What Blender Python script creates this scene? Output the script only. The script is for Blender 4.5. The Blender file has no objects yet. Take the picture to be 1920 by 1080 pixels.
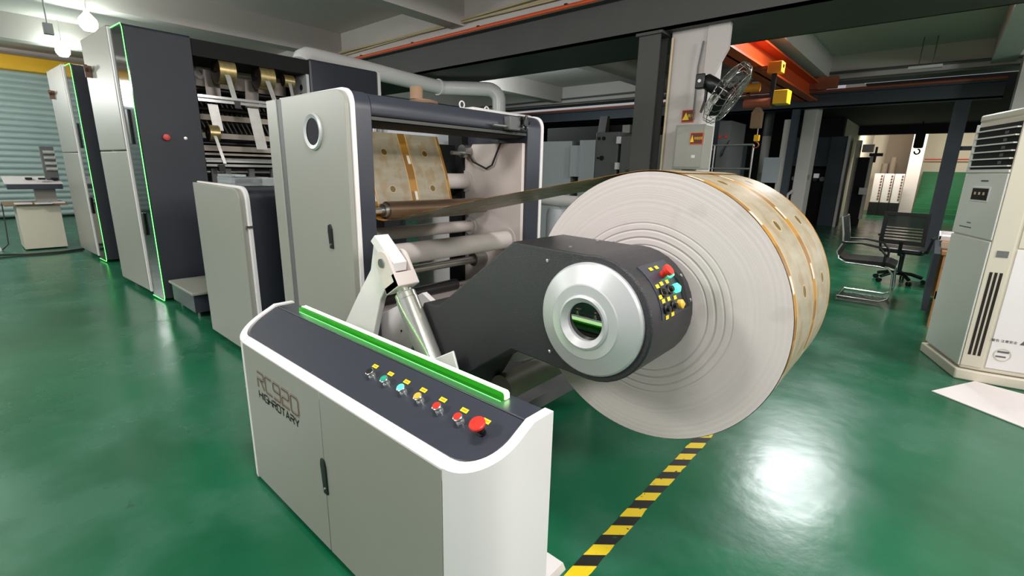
import bpy, bmesh, math, random
from mathutils import Vector, Matrix
random.seed(7)
PI = math.pi
scene = bpy.context.scene
COL = scene.collection

# ------------------------------------------------------------------ camera, world, lights, exposure
CAM_H = 1.45
F = Vector((-0.63757032, 0.73164214, -0.24125479))
R = Vector((0.75022935, 0.66083064, 0.02141959))
U = Vector((-0.17510003, 0.16733993, 0.9702254))
cd = bpy.data.cameras.new('camera'); cam = bpy.data.objects.new('camera', cd); COL.objects.link(cam)
cd.sensor_width = 36.0; cd.lens = 890.53 / 1920 * 36.0; cd.clip_start = 0.05; cd.clip_end = 100
m = Matrix((R, U, -F)).transposed().to_4x4(); m.translation = Vector((0, 0, CAM_H)); cam.matrix_world = m
scene.camera = cam

w = bpy.data.worlds.new('world'); scene.world = w; w.use_nodes = True
w.node_tree.nodes['Background'].inputs[0].default_value = (0.95, 0.95, 1.0, 1)
w.node_tree.nodes['Background'].inputs[1].default_value = 0.30

def area(name, loc, target, size, size_y, power, color=(1, 0.97, 0.93)):
    l = bpy.data.lights.new(name, 'AREA'); l.shape = 'RECTANGLE'; l.size = size; l.size_y = size_y
    l.energy = power; l.color = color
    o = bpy.data.objects.new(name, l); COL.objects.link(o); o.location = loc
    o.rotation_euler = (Vector(target) - Vector(loc)).to_track_quat('-Z', 'Y').to_euler()
    return o
def fill_point(name, loc, power, color=(1, 0.98, 0.97), r=0.25):
    l = bpy.data.lights.new(name, 'POINT'); l.energy = power; l.color = color; l.shadow_soft_size = r
    o = bpy.data.objects.new(name, l); COL.objects.link(o); o.location = loc
    return o
area('bay_lamp_front', (2.6, -0.4, 3.5), (-0.2, 1.2, 0), 1.3, 0.4, 78, (1, 0.95, 0.97))
area('bay_lamp_left', (-3.6, -3.2, 3.7), (-3.6, -0.8, 0), 1.3, 0.4, 70, (0.98, 1, 0.97))
area('bay_lamp_near_roll', (3.6, 3.6, 3.4), (-0.2, 2.6, 0.7), 1.3, 0.4, 132, (1, 0.95, 0.93))
fill_point('shutter_fill', (-14.5, -1.6, 3.0), 170, (0.97, 1, 0.98))  # added fill that brightens the shutter and yellow housing, no fitting there
area('bay_lamp_overhead', (-0.6, 0.5, 3.9), (-0.9, 1.4, 0), 1.2, 0.3, 62, (1, 0.96, 0.96))
area('crane_bay_lamp', (-1.08, 8.75, 3.78), (-1.0, 7.9, 0), 0.95, 0.3, 125, (0.96, 1, 1))
fill_point('ceiling_fill_front', (-2.8, -2.6, 2.9), 125, (1, 0.97, 0.95))  # added fill, out of view, to lift the near bay ceiling
fill_point('ceiling_fill_left', (-8.4, -1.6, 3.0), 185, (0.99, 1, 0.98))  # added fill that brightens the left bay ceiling, not a real lamp
fill_point('ceiling_fill_right', (2.6, 0.2, 3.0), 50)  # unseen fill added at the right to light the ceiling from below
fill_point('crane_bay_fill', (4.6, 9.6, 3.0), 190, (0.94, 1, 1))  # added fill outside the view, lifts the crane bay ceiling
fill_point('crane_bay_fill_left', (-8.4, 9.2, 3.3), 110, (0.9, 1, 1))  # added fill to brighten the machines far left in the crane bay
area('stair_room_lamp', (-0.8, 22.9, 3.5), (-0.9, 25.5, 0.9), 2.2, 0.5, 150, (1, 0.93, 0.82))
vs = scene.view_settings
scene.display_settings.display_device = 'sRGB'
vs.view_transform = 'Standard'; vs.look = 'None'; vs.gamma = 1.0; vs.use_curve_mapping = False
vs.exposure = 0.32

# ------------------------------------------------------------------ materials
def lin(c):
    def f(v):
        v /= 255.0
        return v / 12.92 if v <= 0.04045 else ((v + 0.055) / 1.055) ** 2.4
    return (f(c[0]), f(c[1]), f(c[2]), 1)

def mat(name, rgb, rough=0.5, metal=0.0, var=0.06, scale=6.0, bump=0.0, bscale=60, coat=0.0, spec=0.5):
    m = bpy.data.materials.new(name); m.use_nodes = True; nt = m.node_tree; n = nt.nodes; L = nt.links
    b = n['Principled BSDF']; b.inputs['Roughness'].default_value = rough; b.inputs['Metallic'].default_value = metal
    b.inputs['Coat Weight'].default_value = coat; b.inputs['Specular IOR Level'].default_value = spec
    c = lin(rgb)
    tc = n.new('ShaderNodeTexCoord')
    if var > 0:
        no = n.new('ShaderNodeTexNoise'); no.inputs['Scale'].default_value = scale; no.inputs['Detail'].default_value = 4
        L.new(tc.outputs['Object'], no.inputs['Vector'])
        mx = n.new('ShaderNodeMix'); mx.data_type = 'RGBA'
        mx.inputs[6].default_value = (c[0] * (1 - var), c[1] * (1 - var), c[2] * (1 - var), 1)
        mx.inputs[7].default_value = (min(1, c[0] * (1 + var)), min(1, c[1] * (1 + var)), min(1, c[2] * (1 + var)), 1)
        L.new(no.outputs['Fac'], mx.inputs[0]); L.new(mx.outputs[2], b.inputs['Base Color'])
    else:
        b.inputs['Base Color'].default_value = c
    if bump > 0:
        nb = n.new('ShaderNodeTexNoise'); nb.inputs['Scale'].default_value = bscale; nb.inputs['Detail'].default_value = 2
        bp = n.new('ShaderNodeBump'); bp.inputs['Strength'].default_value = bump; bp.inputs['Distance'].default_value = 0.01
        L.new(tc.outputs['Object'], nb.inputs['Vector']); L.new(nb.outputs['Fac'], bp.inputs['Height']); L.new(bp.outputs['Normal'], b.inputs['Normal'])
    return m

def emit(name, rgb, strength):
    m = mat(name, rgb, 0.5, var=0); b = m.node_tree.nodes['Principled BSDF']
    b.inputs['Emission Color'].default_value = lin(rgb); b.inputs['Emission Strength'].default_value = strength
    return m

class NB:  # small node-expression helper
    def __init__(s, m): s.nt = m.node_tree
    def m(s, op, a, b=None, c=None):
        n = s.nt.nodes.new('ShaderNodeMath'); n.operation = op
        for i, v in enumerate((a, b, c)):
            if v is None: continue
            if isinstance(v, (int, float)): n.inputs[i].default_value = v
            else: s.nt.links.new(v, n.inputs[i])
        return n.outputs[0]
    def band(s, v, lo, hi, soft=0.01):
        n = s.nt.nodes.new('ShaderNodeMapRange'); n.interpolation_type = 'SMOOTHSTEP'
        n.inputs[1].default_value = lo - soft; n.inputs[2].default_value = lo + soft; s.nt.links.new(v, n.inputs[0])
        k = s.nt.nodes.new('ShaderNodeMapRange'); k.interpolation_type = 'SMOOTHSTEP'
        k.inputs[1].default_value = hi - soft; k.inputs[2].default_value = hi + soft; k.inputs[3].default_value = 1; k.inputs[4].default_value = 0
        s.nt.links.new(v, k.inputs[0])
        return s.m('MULTIPLY', n.outputs[0], k.outputs[0])
    def mix(s, fac, a, b):
        n = s.nt.nodes.new('ShaderNodeMix'); n.data_type = 'RGBA'
        if isinstance(fac, (int, float)): n.inputs[0].default_value = fac
        else: s.nt.links.new(fac, n.inputs[0])
        for i, v in ((6, a), (7, b)):
            if isinstance(v, tuple): n.inputs[i].default_value = v
            else: s.nt.links.new(v, n.inputs[i])
        return n.outputs[2]
    def noise(s, vec, scale, detail=3, rough=0.5):
        n = s.nt.nodes.new('ShaderNodeTexNoise'); n.inputs['Scale'].default_value = scale; n.inputs['Detail'].default_value = detail
        n.inputs['Roughness'].default_value = rough
        if vec is not None: s.nt.links.new(vec, n.inputs['Vector'])
        return n.outputs['Fac']
    def coord(s, kind='Object'):
        return s.nt.nodes.new('ShaderNodeTexCoord').outputs[kind]
    def sep(s, v):
        n = s.nt.nodes.new('ShaderNodeSeparateXYZ'); s.nt.links.new(v, n.inputs[0]); return n.outputs
    def comb(s, x, y, z):
        n = s.nt.nodes.new('ShaderNodeCombineXYZ')
        for i, v in enumerate((x, y, z)):
            if isinstance(v, (int, float)): n.inputs[i].default_value = v
            else: s.nt.links.new(v, n.inputs[i])
        return n.outputs[0]

def floor_material():
    m = bpy.data.materials.new('green_epoxy_floor'); m.use_nodes = True; N = NB(m); b = m.node_tree.nodes['Principled BSDF']
    v = N.coord()
    n1 = N.noise(v, 0.7, 5, 0.6); n2 = N.noise(v, 9, 6, 0.7); n3 = N.noise(v, 2.2, 4)
    c = N.mix(N.band(n1, 0.45, 1.2, 0.15), lin((14, 84, 54)), lin((28, 102, 70)))
    c = N.mix(N.m('MULTIPLY', N.band(n3, 0.55, 1.2, 0.1), 0.35), c, lin((70, 118, 98)))
    sc = N.m('MULTIPLY', N.band(n2, 0.68, 1.2, 0.03), N.band(n3, 0.5, 1.2, 0.08))
    c = N.mix(N.m('MULTIPLY', sc, 0.45), c, lin((20, 40, 38)))
    m.node_tree.links.new(c, b.inputs['Base Color'])
    r = N.m('MULTIPLY_ADD', n3, 0.22, 0.14); m.node_tree.links.new(r, b.inputs['Roughness'])
    bp = m.node_tree.nodes.new('ShaderNodeBump'); bp.inputs['Strength'].default_value = 0.12; bp.inputs['Distance'].default_value = 0.02
    m.node_tree.links.new(N.noise(v, 5, 5), bp.inputs['Height']); m.node_tree.links.new(bp.outputs['Normal'], b.inputs['Normal'])
    b.inputs['Specular IOR Level'].default_value = 0.45
    return m

def print_material():
    # printed gold/silver packaging web; uv: u across width 0..1, v along the web in metres
    m = bpy.data.materials.new('printed_gold_web'); m.use_nodes = True; N = NB(m); b = m.node_tree.nodes['Principled BSDF']
    uv = N.coord('UV'); s = N.sep(uv); u, v = s[0], s[1]
    PR = 0.235
    fv = N.m('FRACT', N.m('DIVIDE', v, PR))
    u2 = N.m('FRACT', N.m('MULTIPLY', u, 2.0))
    nz = N.noise(N.comb(N.m('MULTIPLY', u, 2), N.m('MULTIPLY', v, 14), 0), 1.6, 3)
    nb = N.noise(N.comb(N.m('MULTIPLY', u, 3), N.m('MULTIPLY', v, 3), 0), 3, 3)
    base = N.mix(nz, lin((136, 126, 102)), lin((184, 176, 154)))
    base = N.mix(N.m('MULTIPLY', N.band(nb, 0.55, 1.2, 0.08), 0.5), base, lin((150, 118, 66)))
    e = N.m('ADD', N.band(u2, -0.1, 0.13, 0.012), N.band(u2, 0.93, 1.1, 0.012))
    och = N.mix(N.band(fv, 0.3, 0.62, 0.04), lin((140, 98, 34)), lin((176, 128, 48)))
    c = N.mix(e, base, och)
    c = N.mix(N.m('ADD', N.band(u2, 0.115, 0.135, 0.004), N.band(u2, 0.925, 0.94, 0.004)), c, lin((214, 178, 110)))
    c = N.mix(N.m('MULTIPLY', N.band(u2, 0.03, 0.1, 0.008), N.band(fv, 0.62, 0.86, 0.02)), c, lin((232, 226, 210)))
    # round gold medallion
    du = N.m('MULTIPLY', N.m('SUBTRACT', u2, 0.52), 0.315)
    dv = N.m('MULTIPLY', N.m('SUBTRACT', fv, 0.55), PR)
    d = N.m('SQRT', N.m('ADD', N.m('MULTIPLY', du, du), N.m('MULTIPLY', dv, dv)))
    c = N.mix(N.band(d, -1, 0.0235, 0.0015), c, lin((206, 186, 120)))
    c = N.mix(N.band(d, -1, 0.020, 0.0015), c, lin((106, 82, 30)))
    m.node_tree.links.new(c, b.inputs['Base Color'])
    b.inputs['Roughness'].default_value = 0.42; b.inputs['Metallic'].default_value = 0.0
    return m

def roll_face_material(R0):
    m = bpy.data.materials.new('wound_paper_edge'); m.use_nodes = True; N = NB(m); b = m.node_tree.nodes['Principled BSDF']
    v = N.coord(); s = N.sep(v)
    wob = N.m('MULTIPLY', N.m('SUBTRACT', N.noise(v, 1.7, 2), 0.5), 0.05)
    r = N.m('ADD', N.m('SQRT', N.m('ADD', N.m('MULTIPLY', s[0], s[0]), N.m('MULTIPLY', s[2], s[2]))), wob)
    fine = N.noise(N.comb(N.m('MULTIPLY', r, 60), 0, 0), 1.0, 4, 0.7)
    ring = N.m('ADD', N.m('ADD', N.band(r, 0.262, 0.268, 0.004), N.band(r, 0.292, 0.296, 0.004)), N.m('ADD', N.band(r, 0.236, 0.24, 0.003), N.m('MULTIPLY', N.band(r, 0.318, 0.321, 0.003), 0.6)))
    c = N.mix(fine, lin((194, 185, 180)), lin((211, 203, 197)))
    c = N.mix(N.m('MULTIPLY', ring, 0.28), c, lin((120, 112, 106)))
    sm = N.m('MULTIPLY', N.band(N.noise(v, 7, 3), 0.64, 1.2, 0.06), 0.25)
    c = N.mix(sm, c, lin((168, 160, 150)))
    m.node_tree.links.new(c, b.inputs['Base Color']); b.inputs['Roughness'].default_value = 0.75
    bp = m.node_tree.nodes.new('ShaderNodeBump'); bp.inputs['Strength'].default_value = 0.35; bp.inputs['Distance'].default_value = 0.012
    h = N.m('ADD', N.m('MULTIPLY', fine, 0.35), N.m('MULTIPLY', ring, -0.8))
    m.node_tree.links.new(h, bp.inputs['Height']); m.node_tree.links.new(bp.outputs['Normal'], b.inputs['Normal'])
    return m

def tape_material():
    m = bpy.data.materials.new('black_yellow_tape'); m.use_nodes = True; N = NB(m); b = m.node_tree.nodes['Principled BSDF']
    v = N.coord(); s = N.sep(v)
    st = N.m('FRACT', N.m('SUBTRACT', N.m('DIVIDE', N.m('ADD', N.m('SUBTRACT', s[1], N.m('MULTIPLY', s[0], 0.88)), 2.943), 0.1435), 0.335))
    c = N.mix(N.band(st, -1, 0.5, 0.012), lin((26, 26, 24)), lin((236, 205, 30)))
    worn = N.band(N.noise(v, 26, 3), 0.66, 1.2, 0.02)
    c = N.mix(worn, c, lin((24, 74, 48)))
    m.node_tree.links.new(c, b.inputs['Base Color']); b.inputs['Roughness'].default_value = 0.5
    return m

M = {}
M['floor'] = floor_material()
M['concrete'] = mat('white_painted_concrete', (200, 193, 188), 0.85, var=0.06, scale=1.5)
M['wall'] = mat('cream_wall', (206, 198, 180), 0.9)
M['brownwall'] = mat('brown_grey_wall', (120, 108, 95), 0.9)
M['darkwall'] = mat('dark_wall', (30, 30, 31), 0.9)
M['panel'] = mat('light_grey_panel_paint', (148, 148, 138), 0.38, var=0.03, scale=3)
M['white'] = mat('white_paint', (232, 228, 226), 0.4, var=0.02)
M['innerwhite'] = mat('inner_white_plate', (214, 203, 196), 0.45, var=0.03)
M['dark'] = mat('charcoal_paint', (54, 57, 66), 0.32, var=0.05, bump=0.05, bscale=500)
M['darkface'] = mat('textured_charcoal_paint', (44, 47, 55), 0.36, var=0.08, bump=0.25, bscale=420)
M['arm'] = mat('textured_dark_arm_paint', (44, 44, 47), 0.33, var=0.06, bump=0.35, bscale=380)
M['black'] = mat('black_plastic', (16, 16, 17), 0.35, var=0)
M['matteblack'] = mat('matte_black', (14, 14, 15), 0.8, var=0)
M['blackglass'] = mat('black_glossy_panel', (26, 30, 29), 0.08, var=0)
M['glassdark'] = mat('dark_mirror_lens', (4, 5, 5), 0.02, var=0, spec=0.9)
M['silver'] = mat('satin_silver', (196, 198, 197), 0.38, 0.35, var=0.02)
M['chrome'] = mat('chrome', (222, 224, 222), 0.16, 0.9, var=0)
M['steel'] = mat('brushed_steel', (170, 168, 164), 0.3, 0.9, var=0.1, scale=20)
M['tubewhite'] = mat('scuffed_white_tube', (206, 198, 192), 0.45, var=0.12, scale=9)
M['tubedirty'] = mat('dirty_pale_tube', (130, 126, 110), 0.5, var=0.2, scale=14)
M['roller'] = mat('bronze_glossy_roller', (128, 106, 88), 0.24, 0.75, var=0.1)
M['rubber'] = mat('black_rubber_roller', (26, 24, 24), 0.35, var=0.1)
M['barrel'] = mat('polished_cylinder', (226, 226, 218), 0.2, 0.8, var=0)
M['duct'] = mat('white_duct', (240, 238, 236), 0.22, var=0.02)
M['gold'] = mat('gold_foil', (214, 190, 134), 0.28, 0.8, var=0.45, scale=25)
M['goldside'] = mat('dark_foil_edge', (44, 34, 30), 0.45, 0.3, var=0.15, scale=30)
M['foil'] = mat('silver_foil', (206, 204, 198), 0.35, 0.5, var=0.2, scale=14)
M['foilback'] = mat('grey_foil_back', (128, 120, 114), 0.35, 0.5, var=0.2, scale=10)
M['cream'] = mat('cream_machine_plate', (192, 180, 164), 0.5, var=0.08)
M['girder'] = mat('dark_grey_girder', (74, 73, 71), 0.6, var=0.15, scale=3)
M['girderblue'] = mat('dark_blue_grey_girder', (62, 68, 78), 0.6, var=0.1)
M['orange'] = mat('orange_crane_paint', (214, 84, 34), 0.45, var=0.15, scale=5)
M['rust'] = mat('rusty_orange', (150, 78, 52), 0.6, var=0.25, scale=8)
M['yellow'] = mat('yellow_paint', (240, 182, 20), 0.45, var=0.05)
M['hoistorange'] = mat('orange_yellow_hoist', (226, 150, 40), 0.45, var=0.1)
M['galv'] = mat('roller_shutter_steel', (172, 190, 187), 0.5, 0.1, var=0.12, scale=2)
M['greymachine'] = mat('mid_grey_machine', (96, 97, 97), 0.5, var=0.08)
M['paleblue'] = mat('pale_blue_grey_cabinet', (178, 184, 188), 0.45, var=0.04)
M['boxgrey'] = mat('switch_box_grey', (158, 156, 146), 0.5, var=0.06)
M['bluegrey'] = mat('dark_blue_grey_machine', (50, 58, 66), 0.5, var=0.1)
M['wood'] = mat('raw_wood', (176, 124, 78), 0.7, var=0.2, scale=12)
M['card'] = mat('brown_cardboard', (138, 112, 88), 0.85, var=0.15)
M['paper'] = mat('white_paper', (228, 222, 220), 0.8, var=0.05, scale=4)
M['beige'] = mat('beige_plastic', (212, 205, 186), 0.45, var=0.04)
M['acfront'] = mat('pale_green_white_plastic', (232, 232, 224), 0.35, var=0.03)
M['stairgreen'] = mat('green_stair_paint', (38, 106, 66), 0.6, var=0.15)
M['red'] = mat('red_plastic', (214, 52, 40), 0.35, var=0)
M['amber'] = mat('amber_plastic', (226, 176, 62), 0.4, var=0)
M['teal'] = mat('teal_green_plastic', (44, 160, 128), 0.35, var=0)
M['tag'] = mat('yellow_tag', (246, 214, 40), 0.5, var=0)
M['taggold'] = mat('tag_ochre', (200, 130, 20), 0.5, var=0)
M['signo'] = mat('orange_sign', (224, 92, 24), 0.5, var=0)
M['signdark'] = mat('sign_dark_border', (96, 34, 14), 0.5, var=0)
M['signyellow'] = mat('sign_yellow', (250, 205, 40), 0.5, var=0)
M['brownknob'] = mat('brown_knob', (120, 84, 72), 0.5, var=0.1)
M['logobrown'] = mat('logo_bronze', (150, 104, 84), 0.5, var=0)
M['wire'] = mat('dark_cable', (34, 32, 32), 0.6, var=0)
M['conduit'] = mat('aged_cream_conduit', (206, 188, 150), 0.6, var=0.1)
M['led_green'] = emit('green_led_strip', (110, 255, 120), 2.2)
M['led_white'] = emit('green_white_led_edge', (206, 255, 176), 6.0)
M['lamp_green'] = emit('lit_green_button', (60, 255, 170), 2.5)
M['bulb'] = emit('lit_led_bulb', (236, 255, 244), 60.0)
M['acrylic'] = mat('green_lit_acrylic', (60, 180, 50), 0.08, var=0)
b = M['acrylic'].node_tree.nodes['Principled BSDF']; b.inputs['Transmission Weight'].default_value = 0.75; b.inputs['IOR'].default_value = 1.2
b.inputs['Emission Color'].default_value = lin((70, 200, 50)); b.inputs['Emission Strength'].default_value = 0.16
M['clear'] = mat('clear_plastic', (225, 232, 232), 0.1, var=0)
b = M['clear'].node_tree.nodes['Principled BSDF']; b.inputs['Transmission Weight'].default_value = 0.75; b.inputs['IOR'].default_value = 1.35
M['mesh'] = mat('dark_mesh_fabric', (44, 48, 48), 0.7, var=0.1); M['mesh'].node_tree.nodes['Principled BSDF'].inputs['Alpha'].default_value = 0.72
M['print'] = print_material()
M['rollface'] = roll_face_material(0.5)
M['tape'] = tape_material()

# ------------------------------------------------------------------ mesh helpers
ORG = {}
class Bm:
    def __init__(s): s.b = bmesh.new(); s.uv = None
    def box(s, x0, x1, y0, y1, z0, z1):
        v = [s.b.verts.new(p) for p in ((x0, y0, z0), (x1, y0, z0), (x1, y1, z0), (x0, y1, z0), (x0, y0, z1), (x1, y0, z1), (x1, y1, z1), (x0, y1, z1))]
        for f in ((3, 2, 1, 0), (4, 5, 6, 7), (0, 1, 5, 4), (1, 2, 6, 5), (2, 3, 7, 6), (3, 0, 4, 7)): s.b.faces.new([v[i] for i in f])
        return s
    def prism(s, pts, axis, a, c):
        def P(p, t):
            return {'x': (t, p[0], p[1]), 'y': (p[0], t, p[1]), 'z': (p[0], p[1], t)}[axis]
        A = [s.b.verts.new(P(p, a)) for p in pts]; B = [s.b.verts.new(P(p, c)) for p in pts]; n = len(pts)
        s.b.faces.new(A); s.b.faces.new(B[::-1])
        for i in range(n): s.b.faces.new((A[i], A[(i + 1) % n], B[(i + 1) % n], B[i]))
        return s
    def lathe(s, prof, org, axis, seg=48, smooth=True, caps=True):
        # prof: list of (radius, distance along axis)
        if smooth == 'sharp':
            for p0, p1 in zip(prof, prof[1:]): s.lathe([p0, p1], org, axis, seg, True, False)
            return s
        ax = Vector(axis).normalized(); t = Vector((0, 0, 1)) if abs(ax.z) < 0.9 else Vector((1, 0, 0))
        e1 = ax.cross(t).normalized(); e2 = ax.cross(e1); o = Vector(org); rings = []
        for r, d in prof:
            if r < 1e-6: rings.append([s.b.verts.new(o + ax * d)])
            else: rings.append([s.b.verts.new(o + ax * d + (e1 * math.cos(2 * PI * k / seg) + e2 * math.sin(2 * PI * k / seg)) * r) for k in range(seg)])
        for A, B in zip(rings, rings[1:]):
            for k in range(seg):
                k2 = (k + 1) % seg
                if len(A) == 1 and len(B) == 1: continue
                if len(A) == 1: f = s.b.faces.new((A[0], B[k], B[k2]))
                elif len(B) == 1: f = s.b.faces.new((A[k], B[0], A[k2]))
                else: f = s.b.faces.new((A[k], B[k], B[k2], A[k2]))
                f.smooth = smooth
        if caps:
            for rg in (rings[0], rings[-1]):
                if len(rg) > 1: s.b.faces.new(rg)
        return s
    def cyl(s, p0, p1, r, seg=24, r2=None):
        p0 = Vector(p0); p1 = Vector(p1); d = (p1 - p0).length
        return s.lathe([(r, 0), (r if r2 is None else r2, d)], p0, p1 - p0, seg)
    def tube(s, path, r, seg=10):
        P = [Vector(p) for p in path]; rings = []; prev = None
        for i, p in enumerate(P):
            t = (P[min(i + 1, len(P) - 1)] - P[max(i - 1, 0)]).normalized()
            if prev is None: e = t.cross(Vector((0, 0, 1)) if abs(t.z) < 0.9 else Vector((1, 0, 0))).normalized()
            else: e = (prev - t * prev.dot(t)).normalized()
            prev = e; g = t.cross(e)
            rings.append([s.b.verts.new(p + (e * math.cos(2 * PI * k / seg) + g * math.sin(2 * PI * k / seg)) * r) for k in range(seg)])
        for A, B in zip(rings, rings[1:]):
            for k in range(seg):
                f = s.b.faces.new((A[k], B[k], B[(k + 1) % seg], A[(k + 1) % seg])); f.smooth = True
        s.b.faces.new(rings[0]); s.b.faces.new(rings[-1])
        return s
    def ribbon(s, path, wdir, width, th=0.002):
        # thin strip of sheet material along a path of points; wdir = unit width direction
        wd = Vector(wdir).normalized() * width; P = [Vector(p) for p in path]; up = []; dn = []; L = [0.0]
        for i in range(1, len(P)): L.append(L[-1] + (P[i] - P[i - 1]).length)
        for i, p in enumerate(P):
            t = (P[min(i + 1, len(P) - 1)] - P[max(i - 1, 0)]).normalized(); nrm = t.cross(wd.normalized()) * th
            up.append((s.b.verts.new(p + nrm / 2), s.b.verts.new(p + wd + nrm / 2)))
            dn.append((s.b.verts.new(p - nrm / 2), s.b.verts.new(p + wd - nrm / 2)))
        uvl = s.b.loops.layers.uv.verify()
        for lst in (up, dn):
            for i in range(len(P) - 1):
                f = s.b.faces.new((lst[i][0], lst[i][1], lst[i + 1][1], lst[i + 1][0])); f.smooth = True
                for lp, q in zip(f.loops, ((0, L[i]), (1, L[i]), (1, L[i + 1]), (0, L[i + 1]))): lp[uvl].uv = q
        for i in range(len(P) - 1):
            for j in (0, 1): s.b.faces.new((up[i][j], up[i + 1][j], dn[i + 1][j], dn[i][j]))
        for i in (0, len(P) - 1): s.b.faces.new((up[i][0], up[i][1], dn[i][1], dn[i][0]))
        return s
    def build(s, name, m, parent=None, bevel=0.0, local=False, label=None, seg=2):
        bmesh.ops.recalc_face_normals(s.b, faces=s.b.faces[:])
        me = bpy.data.meshes.new(name)
        org = Vector((0, 0, 0))
        if not local:
            if parent is not None: org = ORG[parent.name]
            else:
                xs = [v.co for v in s.b.verts]
                org = Vector(((min(v.x for v in xs) + max(v.x for v in xs)) / 2, (min(v.y for v in xs) + max(v.y for v in xs)) / 2, min(v.z for v in xs)))
            for v in s.b.verts: v.co -= org
        for f in s.b.faces: f.smooth = True
        s.b.to_mesh(me); s.b.free(); me.set_sharp_from_angle(angle=math.radians(46))
        o = bpy.data.objects.new(name, me); COL.objects.link(o); me.materials.append(M[m] if isinstance(m, str) else m)
        if parent is not None: o.parent = parent; ORG[o.name] = org
        else:
            o.location = org; ORG[o.name] = org
        if bevel > 0:
            bv = o.modifiers.new('bevel', 'BEVEL'); bv.width = bevel; bv.segments = seg; bv.limit_method = 'ANGLE'; bv.angle_limit = math.radians(38)
        if label: o['label'] = label
        return o

def box(name, m, x0, x1, y0, y1, z0, z1, parent=None, bevel=0.0, label=None):
    return Bm().box(x0, x1, y0, y1, z0, z1).build(name, m, parent, bevel, label=label)

def thing(name, label, cat, loc=(0, 0, 0), rz=0.0, group=None):
    o = bpy.data.objects.new(name, None); COL.objects.link(o); o.location = loc; o.rotation_euler = (0, 0, rz); o.empty_display_size = 0.1
    ORG[o.name] = Vector(loc); tag(o, label, cat, group); return o

def tag(o, label, cat, group=None, kind=None):
    o['label'] = label; o['category'] = cat
    if group: o['group'] = group
    if kind: o['kind'] = kind
    return o

def struct(o):
    o['kind'] = 'structure'; return o

def copy_tree(o, parent=None, off=None):
    c = o.copy(); COL.objects.link(c)
    if parent is not None: c.parent = parent
    for ch in list(o.children): copy_tree(ch, c)
    if off is not None: c.location = o.location + Vector(off); ORG[c.name] = ORG[o.name] + Vector(off)
    return c

def rpoly(pts, rad, seg=6):
    # polygon with rounded corners; rad: one radius or list
    n = len(pts); out = []
    for i in range(n):
        p = Vector(pts[i]); a = Vector(pts[i - 1]); c = Vector(pts[(i + 1) % n]); r = rad[i] if isinstance(rad, (list, tuple)) else rad
        if r <= 0: out.append(tuple(p)); continue
        d1 = (a - p).normalized(); d2 = (c - p).normalized(); ang = d1.angle(d2); t = r / math.tan(ang / 2)
        s0 = p + d1 * t; s1 = p + d2 * t
        for k in range(seg + 1):
            u = k / seg; out.append(tuple(s0 * (1 - u) ** 2 + p * 2 * u * (1 - u) + s1 * u * u))
    return out

def text(body, size, extrude=0.001, offset=0.0, sx=1.0, shear=0.0):
    cu = bpy.data.curves.new('txt', 'FONT'); cu.body = body; cu.size = size; cu.extrude = extrude; cu.offset = offset
    cu.align_x = 'CENTER'; cu.align_y = 'CENTER'; cu.resolution_u = 3; cu.shear = shear
    o = bpy.data.objects.new('txt', cu); COL.objects.link(o); bpy.context.view_layer.update()
    me = bpy.data.meshes.new_from_object(o.evaluated_get(bpy.context.evaluated_depsgraph_get()))
    bpy.data.objects.remove(o); bpy.data.curves.remove(cu)
    for v in me.vertices: v.co.x *= sx
    return me

def put_text(name, body, size, center, xdir, ydir, m, parent, extrude=0.001, offset=0.0, sx=1.0, shear=0.0):
    me = text(body, size, extrude, offset, sx, shear); X = Vector(xdir).normalized(); Y = Vector(ydir).normalized(); Z = X.cross(Y)
    c = Vector(center) - (ORG[parent.name] if parent is not None else Vector())
    me.transform(Matrix(((X.x, Y.x, Z.x, c.x), (X.y, Y.y, Z.y, c.y), (X.z, Y.z, Z.z, c.z), (0, 0, 0, 1))))
    me.materials.clear(); me.materials.append(M[m])
    o = bpy.data.objects.new(name, me); COL.objects.link(o); o.parent = parent; ORG[o.name] = ORG[parent.name]
    return o

# ------------------------------------------------------------------ setting
struct(box('floor', 'floor', -20, 8, -6, 28, -0.1, 0))
c = Bm()
c.box(-20, 8, -6, 13.6, 4.05, 4.25)                                           # slab
for x0, x1 in ((-13.65, -13.3), (-9.95, -9.62), (-6.26, -5.98), (-2.6, -2.28), (0.32, 0.66), (4.0, 4.3)):
    c.box(x0, x1, -6, 13.6, 3.6, 4.06)                                        # cross beams
c.box(-20, 8, 5.6, 6.5, 3.52, 4.06)                                           # beams over the two column lines
c.box(-20, 8, 13.3, 13.9, 3.52, 4.06)
struct(c.build('ceiling', 'concrete'))
# dark low ceiling of the far bay and walls
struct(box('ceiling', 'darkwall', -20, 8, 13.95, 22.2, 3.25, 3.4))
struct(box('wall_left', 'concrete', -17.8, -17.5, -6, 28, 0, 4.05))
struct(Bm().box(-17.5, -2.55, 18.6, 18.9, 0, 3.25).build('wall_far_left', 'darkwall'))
w_ = Bm(); w_.box(-4, 8, 27.2, 27.5, 0, 4.6); w_.box(-2.75, -2.55, 18.9, 27.2, 0, 4.6); w_.box(4, 4.2, 22.2, 27.2, 0, 4.6)
struct(w_.build('wall_back', 'wall'))
struct(box('ceiling', 'wall', -2.75, 8, 22.2, 27.5, 4.6, 4.7))
struct(box('wall_right', 'concrete', 8, 8.2, -6, 28, 0, 4.05))
struct(box('trim_1', 'darkwall', -2.6, 8, 21.9, 22.2, 2.95, 4.7))            # lintel before the lit back room, its shade put into the near-black colour

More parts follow.
